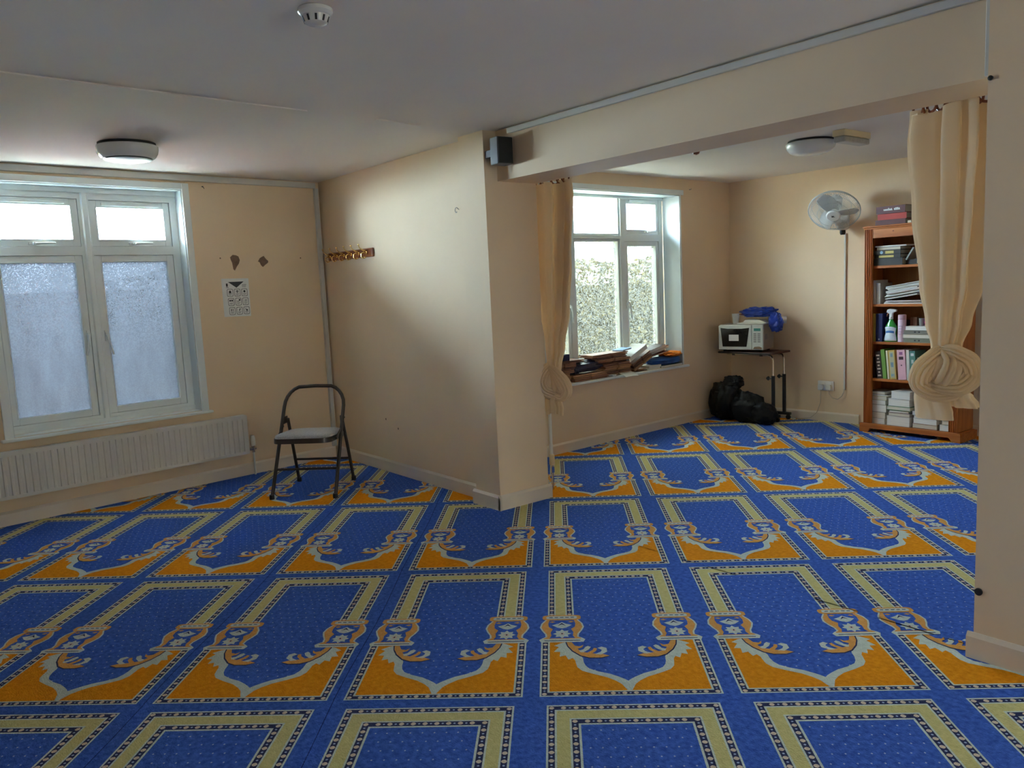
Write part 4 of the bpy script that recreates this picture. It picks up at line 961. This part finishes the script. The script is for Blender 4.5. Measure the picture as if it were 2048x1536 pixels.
booklet(1.26, .0, SZ+.0125, .18, .14, .020, M['creamcover'], 'thicker cream booklet under the blue cloth on the sill', rz=.02)
booklet(1.432, .0, SZ, .325, .16, .016, M['greencover'], 'pale green folder under the blue cloth at the right sill end')
t = sill_root('blue_cloth', 1.60, .075, SZ+.0175, 'folded bright blue cloth at the right end of the alcove sill', 'cloth')
lumpy('fold', t, (-.04,0,.036), (.44,.19,.085), M['bluecloth'], 2.9, .12, 1.8, crease=.12)
t = sill_root('orange_cloth', 1.64, .05, SZ+.092, 'crumpled orange cloth on the blue cloth at the sill end', 'cloth')
lumpy('crumple', t, (0,0,.018), (.24,.15,.052), M['orangecloth'], 7.3, .25, 3.2, crease=.2)
M['redfold'] = mat('red brown folder', (.22,.05,.025), .55, var=.1)
booklet(1.33, .05, SZ+.098, .28, .14, .010, M['redfold'], 'red brown folder sloping beneath the orange cloth', ry=R(-7))
M['darkbook'] = mat('dark brown book cloth', (.045,.025,.018), .55, var=.15)
booklet(1.325, .07, SZ+.110, .27, .13, .024, M['darkbook'], 'lower dark brown bound book slanting behind the orange cloth', ry=R(-9), cat='book')
booklet(1.32, .045, SZ+.136, .25, .12, .028, M['darkbook'], 'topmost dark brown bound book slanting behind the orange cloth', ry=R(-10), cat='book')
booklet(1.50, .10, SZ+.14, .19, .10, .020, M['rackwood'], 'reddish brown book peeping out right behind the orange cloth', ry=R(-8), cat='book')
# ------------------------------------------------------------------ bookcase
BO, BA = Vector((-3.437, 6.482, 0)), R(-2.0)
TB = T(BO, BA)
bc = empty('bookcase', BO, BA, 'tall orange pine bookcase with fluted posts in the alcove', 'bookcase')
BD = .285
def part(name, mt, fn, parent=bc, bevel=.002, smooth=False):
    mb = MB(); fn(mb); return mb.build(name, mt, parent, smooth=smooth, bevel=bevel)
def plinth(mb):
    n = 14; P = [(0,0),(.06,0)] + [(.06+.03*math.sin(i*PI/2/6), .034*(1-math.cos(i*PI/2/6))) for i in range(1,7)] + [(.735+.03*(1-math.cos(i*PI/2/6)), .034*(math.cos(i*PI/2/6))) for i in range(0,7)] + [(.825,0),(.825,.068),(.818,.076),(.007,.076),(0,.068)]
    mb.prism(P, 0, .02, 'y')
    mb.box(0,.02,.02,BD,0,.070); mb.box(.805,.825,.02,BD,0,.070); mb.box(.02,.805,.02,BD,.056,.072)
part('plinth', M['pine_x'], plinth)
for x in (.030,.776): part('side_panel', M['pine'], lambda mb: mb.box(x, x+.019, .016, BD-.006, .0765, 1.69))
part('back_panel', M['pine_in'], lambda mb: mb.box(.049,.776,BD-.018,BD-.008,.073,1.69))
def post(x0_):
    def f(mb):
        w_ = .065; P = [(x0_,.034),(x0_,.010)]
        nfl = 4; g = .011
        for i in range(nfl):
            c = x0_+w_*(i+.5)/nfl
            P += [(c-.0064,.010)] + [(c-.0064*math.cos(k*PI/4), .010+.009*math.sin(k*PI/4)) for k in range(1,4)] + [(c+.0064,.010)]
        P += [(x0_+w_,.010),(x0_+w_,.034)]
        mb.prism(P, .0765, 1.69)
    return f
part('fluted_post', M['pine'], post(.0302), bevel=0); part('fluted_post', M['pine'], post(.7298), bevel=0)
part('header', M['pine_x'], lambda mb: mb.box(.096,.729,.014,.034,1.617,1.69))
def topb(mb):
    mb.prism([(.016,-.002),(.809,-.002),(.809,BD),(.016,BD)], 1.703, 1.717); mb.prism([(.024,.006),(.801,.006),(.801,BD-.004),(.024,BD-.004)], 1.6905, 1.703)
part('top_board', M['pine_x'], topb, bevel=.004)
def knot(mb): mb.lathe([(.008,0),(.008,.0006)], 12, sy=.6)
kb = MB(); kb.lathe([(.007,0),(.007,.0008)], 12, sy=.7); kb.v = [(x+.268, .0136-z, y+1.665) for x, y, z in kb.v]; kb.f = [f[::-1] for f in kb.f]; kb.build('wood_knot', M['rod'], bc, smooth=False)
SH = [1.392, 1.077, .766, .457]
for z in SH: part('shelf', M['pine_x'], lambda mb: mb.box(.0492,.7758,.036,BD-.0185,z-.021,z))
def shelf_root(name, x, y, z, label, cat, group=None, rot=(0,0,0)):
    o = empty(name, (0,0,0), 0, label, cat, group)
    m = TB @ Matrix.Translation((x, y, z)) @ Euler(rot).to_matrix().to_4x4()
    o.location, o.rotation_euler = m.to_translation(), m.to_euler(); return o
colors = {}
def cm(c, rough=.55):
    if c not in colors: colors[c] = mat('cover %.2f %.2f %.2f' % c, c, rough, var=.08, scale=12)
    return colors[c]
DK=(.020,.018,.017); WH=(.70,.69,.66); GY=(.30,.31,.28); CRM=(.70,.64,.46); RED=(.42,.035,.025); DRED=(.085,.012,.014); MAR=(.13,.016,.014); BRN=(.16,.06,.03); GRN=(.15,.30,.05); PINK=(.70,.40,.46); NAVY=(.012,.018,.10); YEL=(.50,.34,.06)
def flat_book(x, y, z, w_, d_, h_, cov, label, page='page', show='pages', rz=0, ry=0, group=None, marks=None, cat='book'):
    o = shelf_root('book', x, y, z, label, cat, group, (0, ry, rz)); c = min(.0028, h_*.14)
    mb = MB(); mb.box(0,w_,0,d_,0,c); mb.box(0,w_,0,d_,h_-c,h_)
    if show == 'spine': mb.box(0,w_,0,c*1.2,c,h_-c)
    else: mb.box(0,w_,d_-c,d_,c,h_-c)
    mb.build('cover', cm(cov), o, smooth=False)
    mb = MB(); y0_, y1_ = (c*1.2, d_-.003) if show == 'spine' else (.003, d_-c)
    mb.box(.003,w_-.003,y0_,y1_,c,h_-c); mb.build('pages', M[page], o, smooth=False)
    for mk in marks or ():
        nm, a_, b_, za, zb, mt = mk; mb = MB(); mb.box(a_, b_, -.0009, -.0001, za, zb); mb.build(nm, mt, o, smooth=False)
    return o
def up_book(x, y, z, t_, h_, d_, cov, label, ry=0, group=None, marks=None, cat='book', page='page'):
    o = shelf_root('book', x, y, z, label, cat, group, (0, ry, 0)); book(o, t_, h_, d_, cm(cov), M[page], marks); return o
# on top of the bookcase
TZ = 1.7175
flat_book(.108,.03,TZ,.25,.19,.040,DRED,'dark red book, lowest of three on top of the bookcase',show='spine',group='red books on top of the bookcase')
flat_book(.125,.035,TZ+.041,.235,.18,.048,RED,'bright red book, middle of three on top of the bookcase',show='spine',rz=.03,group='red books on top of the bookcase')
o = flat_book(.116,.03,TZ+.090,.24,.20,.058,DRED,'dark red book with white title, topmost on the bookcase',show='spine',rz=-.02,group='red books on top of the bookcase')
mb = MB(); rq = random.Random(2)
for i in range(11):
    if i == 6: continue
    x = .062+i*.0125; h1 = rq.choice([.012,.018,.014]); mb.box(x, x+.009, -.0012, -.0002, .024, .024+h1); mb.box(x+.003, x+.012, -.0012, -.0002, .022, .027)
mb.build('title', M['paper'], o, smooth=False)
t = shelf_root('black_hat', .50, .15, TZ, 'black cloth bundle on the bookcase top half hidden by the curtain', 'cloth'); lumpy('bundle', t, (0,0,.10), (.21,.18,.22), M['black'], 3.3, .25, 1.8)
t = shelf_root('small_bottle', .455, .035, TZ, 'small green bottle on top of the bookcase', 'bottle')
M['greenglass'] = mat('green glass', (.10,.22,.13), .15, var=.1, scale=9)
mb = MB(); mb.lathe([(.016,0),(.018,.004),(.018,.05),(.009,.062),(.009,.075)], 20); mb.build('body', M['greenglass'], t)
mb = MB(); mb.lathe([(.011,.075),(.011,.09)], 16); mb.build('cap', M['black'], t)
for i, (x, lab) in enumerate(((.375,'tiny pale box left of the green bottle on the bookcase top'),(.408,'tiny pale box touching the green bottle on the bookcase top'))):
    o = shelf_root('small_box', x, .03, TZ, lab, 'box', 'tiny pale boxes on the bookcase'); mb = MB(); mb.box(0,.028,0,.03,0,.020+.004*i); mb.build('carton', cm(CRM), o, smooth=False)
# first shelf
S = SH[0]+.0005; LBL = cm((.52,.42,.12))
flat_book(.085,.045,S,.245,.19,.058,DK,'thick black file lying lowest on the top shelf',show='spine',group='dark files lying on the top shelf')
flat_book(.098,.045,S+.059,.215,.19,.028,DK,'black file with a yellow spine label on the top shelf',show='spine',group='dark files lying on the top shelf',marks=[('spine_label',.035,.16,.005,.022,LBL)])
o = flat_book(.090,.04,S+.088,.225,.19,.034,DK,'black file with round blue emblem on the top shelf',show='spine',group='dark files lying on the top shelf',marks=[('spine_label',.10,.17,.006,.028,LBL)])
mb = MB(); mb.lathe([(.013,0),(.013,.0008)], 16); mb.v = [(x+.068, -z, y+.017) for x, y, z in mb.v]; mb.f = [f[::-1] for f in mb.f]; mb.build('emblem', cm((.22,.35,.50)), o, smooth=False)
flat_book(.112,.045,S+.123,.20,.18,.026,DK,'cream paged black book second from the top on the top shelf',page='page',group='dark files lying on the top shelf')
flat_book(.095,.05,S+.150,.27,.17,.010,WH,'thin white folder topmost on the top shelf stack',page='pagew',rz=-.04,group='dark files lying on the top shelf')
o = shelf_root('book', .345, .06, S+.04, 'pale grey booklet propped aslant on the top shelf', 'book', None, (0, R(-33), 0)); book(o, .012, .11, .13, cm((.34,.38,.36)), M['pagew']); 
o.rotation_euler = (TB @ Euler((R(-8), R(28), 0)).to_matrix().to_4x4()).to_euler()
mb = MB(); mb.box(0,.10,0,.006,.0,.075)
flat_book(.345,.075,S,.075,.12,.038,DK,'small dark book supporting the aslant grey booklet',show='spine')
o = shelf_root('small_box', .425, .05, S, 'small dark box with pale yellow label on the top shelf', 'box'); mb = MB(); mb.box(0,.125,0,.10,0,.042); mb.build('carton', cm(DK), o, smooth=False, bevel=.001); mb = MB(); mb.box(.020,.085,-.0009,-.0001,.006,.036); mb.build('label', cm(CRM), o, smooth=False)
# second shelf
S = SH[1]+.0005
up_book(.074,.045,S,.036,.196,.19,WH,'white box file upright at the left of the second shelf',page='pagew')
up_book(.116,.045,S,.032,.172,.19,(.52,.49,.44),'pale grey folder upright right of the white box file',page='pagew')
rm = random.Random(21); zc = S; k = 0
mcol = [(.58,.60,.56),(.22,.20,.19),(.52,.42,.42),(.60,.60,.58),(.10,.09,.10),(.45,.50,.44),(.62,.60,.56),(.30,.12,.12),(.55,.56,.55),(.16,.16,.17),(.60,.52,.50),(.50,.53,.50),(.62,.62,.60),(.36,.38,.36)]
nm_ = ['lowest','second','third','fourth','fifth','sixth','seventh','eighth','ninth','tenth','eleventh','twelfth','thirteenth','topmost']
for i in range(14):
    th = .0085 if i % 3 else .0115
    x = .165+.05*rm.random()+.003*i; w_ = .26+.12*rm.random(); yy = .042+.02*rm.random()
    lab_ = '%s magazine counting up the slanting pile on the second shelf' % nm_[i]
    if i < 3:
        o = shelf_root('magazine', x, yy, zc, lab_, 'magazine', 'magazines piled on the second shelf', (0, 0, rm.uniform(-.06,.06))); zc += th
        if i == 2: zb_ = zc+.004; acc = 0.
    else:
        ta = R(8.5); sl = .03*rm.random()+.002*i
        o = shelf_root('magazine', .17+sl*math.cos(ta)-acc*math.sin(ta), yy, zb_+acc*math.cos(ta)+sl*math.sin(ta), lab_, 'magazine', 'magazines piled on the second shelf', (0, -ta, 0)); acc += th
    mb = MB(); mb.box(0,w_,0,.17,0,.0012); mb.box(0,w_,0,.17,th-.0022,th-.001); mb.build('cover', cm(mcol[i]), o, smooth=False)
    mb = MB(); mb.box(.001,w_-.002,.001,.168,.0012,th-.0022); mb.build('pages', M['pagew'], o, smooth=False)
# third shelf
S = SH[2]+.0005
up_book(.072,.05,S,.034,.232,.17,YEL,'dull yellow book upright at the left of the third shelf')
up_book(.112,.05,S,.052,.232,.17,NAVY,'navy folder upright behind the green spray bottle',marks=[('spine_mark',.014,.024,cm((.5,.5,.5)),.4)])
t = shelf_root('spray_bottle', .222, .085, S, 'green trigger spray bottle with white head on the third shelf', 'spray bottle')
M['greenliquid'] = mat('green translucent plastic', (.04,.30,.05), .15, var=.08, scale=8)
mb = MB(); mb.lathe([(.045,0),(.052,.005),(.052,.02),(.040,.07),(.046,.112),(.046,.122),(.036,.140),(.020,.170),(.015,.180),(.014,.186)], 36, sx=1.08, sy=.62); mb.build('bottle', M['greenliquid'], t)
M['labelw'] = mat('pale printed label', (.60,.68,.72), .4, var=.12, scale=25)
mb = MB()
def lab(u, v):
    z = .008+.105*v; q = PI*1.12+(PI*.76)*u; r = (.0525 if z < .022 else .0525-(z-.022)*.25 if z < .07 else .0405+(z-.07)*.145); top_ = 0
    return (r*1.08*math.cos(q)*1.012, r*.62*math.sin(q)*1.03-.0006, z+(.012*math.sin(PI*u)*v))
mb.grid(lab, 16, 12); lb = mb.build('label', M['labelw'], t, solid=.0006)
mb = MB(); mb.grid(lambda u, v: (lambda p: (p[0]*1.004, p[1]*1.02, p[2]))(lab(.14+.72*u, .56+.16*v)), 12, 3); mb.build('blue_band', cm((.04,.16,.42)), lb, solid=.0008)
mb = MB(); mb.lathe([(.016,.184),(.0165,.200),(.012,.206)], 24); mb.prism([(-.030,.262),(-.036,.240),(-.022,.236),(-.012,.228),(-.013,.204),(.013,.204),(.014,.232),(.026,.244),(.044,.246),(.046,.262),(.020,.268),(-.010,.270)], -.011, .011, 'y'); hd = mb.build('trigger_head', M['whiteplastic'], t, bevel=.003)
mb = MB(); mb.tube([(-.020,0,.238),(-.034,0,.222),(-.036,0,.205)], [.005,.0045,.004], 8); mb.build('trigger', cm((.30,.12,.07)), hd)
up_book(.275,.11,S,.022,.17,.14,(.016,.030,.035),'dark green book upright behind the pink aerosol can')
t = shelf_root('aerosol_can', .318, .078, S, 'pale pink aerosol can on the third shelf', 'can')
M['pinkcan'] = mat('pink can print', (.64,.42,.52), .3, col2=(.72,.58,.68), scale=16)
mb = MB(); mb.lathe([(.029,0),(.0315,.003),(.0315,.176),(.029,.182)], 32); mb.build('can', M['pinkcan'], t)
mb = MB(); mb.lathe([(.0305,.182),(.031,.186),(.031,.216),(.028,.222),(.001,.223)], 32); mb.build('cap', cm((.62,.40,.48)), t)
mb = MB()
for i in range(4): mb.prism([(-.012,.128-i*.022),(.016-i*.003,.128-i*.022),(.016-i*.003,.133-i*.022),(-.012,.133-i*.022)], -.0330, -.0300, 'y')
mb.build('lettering', cm((.45,.36,.50)), t, smooth=False)
flat_book(.346,.05,S,.21,.20,.034,(.17,.18,.13),'olive grey book, lowest of the stack on the third shelf',show='spine',group='stacked books on the third shelf',marks=[('spine_mark',.085,.098,.011,.022,M['ink']),('spine_mark',.118,.131,.011,.022,M['ink'])])
flat_book(.338,.045,S+.035,.215,.20,.033,(.35,.31,.22),'cream paged book, second in the stack on the third shelf',page='page',group='stacked books on the third shelf')
flat_book(.346,.05,S+.069,.21,.20,.030,(.17,.16,.13),'grey book, third in the stack on the third shelf',show='spine',group='stacked books on the third shelf',marks=[('spine_mark',.085,.098,.010,.021,M['ink']),('spine_mark',.118,.131,.010,.021,M['ink'])])
flat_book(.360,.045,S+.100,.205,.20,.030,WH,'white book, topmost of the stack on the third shelf',page='pagew',group='stacked books on the third shelf')
for x, h_, c, l in ((.362,.066,BRN,'small brown book standing at the left on the white book'),(.390,.068,(.22,.11,.06),'lighter brown small book standing on the white book')): 
    up_book(x,.12,S+.1305,.026,h_,.08,c,l)
t = shelf_root('small_cup', .452, .13, S+.1305, 'small grey cup on the white book on the third shelf', 'cup'); mb = MB(); mb.lathe([(.017,0),(.019,.003),(.023,.058),(.024,.060)], 20); mb.build('cup', cm(GY), t)
t = shelf_root('magenta_box', .54, .11, S+.1305, 'crumpled magenta paper packet on the white book by the curtain', 'packet'); lumpy('packet', t, (0,0,.033), (.105,.09,.072), cm((.52,.02,.20)), 4.4, .22, 1.4, nu=10, nv=7, smooth=False)
# fourth shelf
S = SH[3]+.0005
FL = cm((.62,.50,.42))
up_book(.083,.05,S,.030,.175,.17,(.05,.018,.012),'dark brown book leaning at the far left of the fourth shelf',ry=R(-7))
up_book(.128,.045,S,.048,.225,.17,(.030,.014,.010),'dark book with pale spine ornaments on the fourth shelf',ry=R(-6),marks=[('spine_ornament',.018+i*.028,.030+i*.028,FL,.2+.12*(i%2)) for i in range(7)])
up_book(.180,.045,S,.032,.245,.17,GRN,'slim green book leaning on the fourth shelf',ry=R(-6))
up_book(.220,.045,S,.014,.236,.17,CRM,'thin cream booklet between the green and the gold books',ry=R(-5))
up_book(.242,.04,S,.054,.240,.18,(.55,.38,.10),'gold book with blue floral spine on the fourth shelf',ry=R(-5),marks=[('spine_panel',.012,.228,cm((.46,.44,.28)),.17),('flower',.185,.215,cm((.18,.32,.42)),.32),('flower',.10,.14,cm((.16,.30,.45)),.30),('flower',.025,.045,cm((.12,.34,.52)),.25)])
up_book(.312,.04,S,.066,.246,.18,PINK,'pink book with dark butterfly spots on its spine',ry=R(-4),marks=[('spot',.205,.228,cm((.30,.10,.24)),.30),('spot',.165,.190,cm((.05,.02,.03)),.22),('spot',.115,.124,cm((.05,.02,.03)),.42)])
up_book(.384,.04,S,.024,.248,.18,(.60,.57,.50),'thin white book right of the pink book',ry=R(-3))
up_book(.412,.04,S,.044,.240,.18,(.09,.22,.17),'green book with white floral spine on the fourth shelf',ry=R(-3),marks=[('flower',.20,.222,cm(WH),.22),('flower',.14,.17,cm((.45,.5,.46)),.30),('flower',.06,.09,cm((.5,.54,.5)),.25)])
flat_book(.468,.05,S+.0,.22,.17,.16,(.05,.04,.04),'dark box file behind the knot on the fourth shelf',show='spine',cat='box file')
flat_book(.462,.035,S+.161,.24,.17,.028,WH,'white book lying aslant behind the knot on the fourth shelf',page='pagew',rz=.06)
# bottom compartment
S = .0735
z = S
for i, (h_, c, w_, pg, dx) in enumerate(((.046,WH,.145,'pagew',0),(.055,(.30,.27,.22),.150,'page',.0),(.062,(.45,.42,.38),.160,'pagew',0),(.040,(.46,.44,.40),.150,'pagew',0),(.034,(.52,.45,.20),.160,'page',0),(.012,GY,.170,'pagew',.004),(.026,(.30,.27,.22),.145,'page',.0))):
    flat_book(.052+dx,.045,z,w_,.19,h_-.001,c,'%s book of the leftmost stack in the bottom compartment' % ['lowest','second lowest','third lowest','middle','third highest','second highest','topmost'][i],page=pg,group='books of the leftmost bottom stack',rz=rs.uniform(-.02,.02)); z += h_
z = S
for i, (h_, c, w_, pg, dx) in enumerate(((.082,(.50,.49,.47),.195,'pagew',.0),(.026,(.42,.33,.30),.18,'page',.015),(.022,(.10,.02,.025),.165,'pagew',.02),(.034,(.04,.20,.07),.20,'page',.0),(.062,WH,.180,'pagew',.012),(.062,WH,.160,'pagew',.036))):
    flat_book(.215+dx,.04,z,w_,.19,h_-.001,c,['thick grey lowest book of the second bottom stack','pinkish book on the thick grey one in the second bottom stack','thin dark red book in the second bottom stack','green book midway in the second bottom stack','white book right above the green one in the second bottom stack','white slanting book crowning the second bottom stack'][i],page=pg,group='books of the second bottom stack',rz=rs.uniform(-.03,.03)); z += h_
z = S
for i, (h_, c, w_, pg, dx) in enumerate(((.040,(.26,.09,.05),.195,'page',.0),(.040,WH,.190,'pagew',.006),(.026,(.45,.40,.42),.18,'pagew',.010),(.034,(.50,.49,.47),.17,'pagew',-.004),(.052,(.10,.07,.06),.15,'page',.03),(.040,(.16,.12,.09),.14,'page',.03))):
    flat_book(.432+dx,.04,z,w_,.19,h_-.001,c,['terracotta lowest book of the third bottom stack','white book second lowest in the third bottom stack','patterned grey book third lowest in the third bottom stack','pale book fourth up in the third bottom stack','dark brown book fifth up in the third bottom stack','brown topmost book of the third bottom stack'][i],page=pg,group='books of the third bottom stack',rz=rs.uniform(-.03,.03)); z += h_
z = S
for i, (h_, c, w_, pg, dx) in enumerate(((.052,(.46,.44,.40),.125,'pagew',-.012),(.034,(.32,.27,.18),.105,'page',.006),(.030,(.24,.20,.14),.10,'page',.012),(.026,(.10,.09,.08),.10,'page',.008),(.022,WH,.10,'pagew',.010),(.048,(.40,.38,.34),.10,'pagew',.008))):
    flat_book(.655+dx,.045,z,w_,.18,h_-.001,c,'%s book of the rightmost stack in the bottom compartment' % ['lowest','second lowest','third lowest','third highest','second highest','topmost'][i],page=pg,group='books of the rightmost bottom stack'); z += h_
# ------------------------------------------------------------------ light and camera
wd = bpy.data.worlds.new('sky'); bpy.context.scene.world = wd; wd.use_nodes = True
bg = wd.node_tree.nodes['Background']; bg.inputs['Color'].default_value = (.62, .83, 1.0, 1); bg.inputs['Strength'].default_value = 76.0
def portal(o, a, x0, x1, z0, z1, y):
    l = bpy.data.lights.new('window_daylight', 'AREA'); l.shape = 'RECTANGLE'; l.size = x1-x0; l.size_y = z1-z0; l.cycles.is_portal = True
    ob = bpy.data.objects.new('window_daylight', l); C.objects.link(ob)
    m = T(o, a) @ Matrix.Translation(((x0+x1)/2, y, (z0+z1)/2)) @ Matrix.Rotation(R(-90), 4, 'X')
    ob.matrix_world = m
portal(LWo, LWa, W1['x0'], W1['x1'], W1['z0'], W1['z1'], .2)
portal(W2o, W2a, W2['x0'], W2['x1'], W2['z0'], W2['z1'], .3)
portal(Vector((RX, YP, 0)), R(-90), .10, .95, .15, 2.1, .2)  # portal of the added fill window
cam = bpy.data.cameras.new('camera'); co = bpy.data.objects.new('camera', cam); C.objects.link(co)
cam.sensor_fit = 'HORIZONTAL'; cam.sensor_width = 36; cam.lens = 1600/2048*36; cam.clip_start = .05; cam.clip_end = 200
rt, up, fw = Vector((.62480924,.77940172,-.04632894)), Vector((-.06767018,.11317062,.99126846)), Vector((-.77783942,.61621861,-.12345231))
mw = Matrix((( rt.x, up.x, -fw.x, 0), (rt.y, up.y, -fw.y, 0), (rt.z, up.z, -fw.z, CAMZ), (0,0,0,1)))
co.matrix_world = mw
sc = bpy.context.scene; sc.camera = co
vs_ = sc.view_settings; vs_.view_transform = 'Standard'; vs_.look = 'None'; vs_.gamma = 1; vs_.use_curve_mapping = False; vs_.exposure = 1.7
sc.display_settings.display_device = 'sRGB'
sc.cycles.max_bounces = 10; sc.cycles.diffuse_bounces = 6; sc.cycles.transparent_max_bounces = 12; sc.cycles.caustics_reflective = False; sc.cycles.caustics_refractive = False
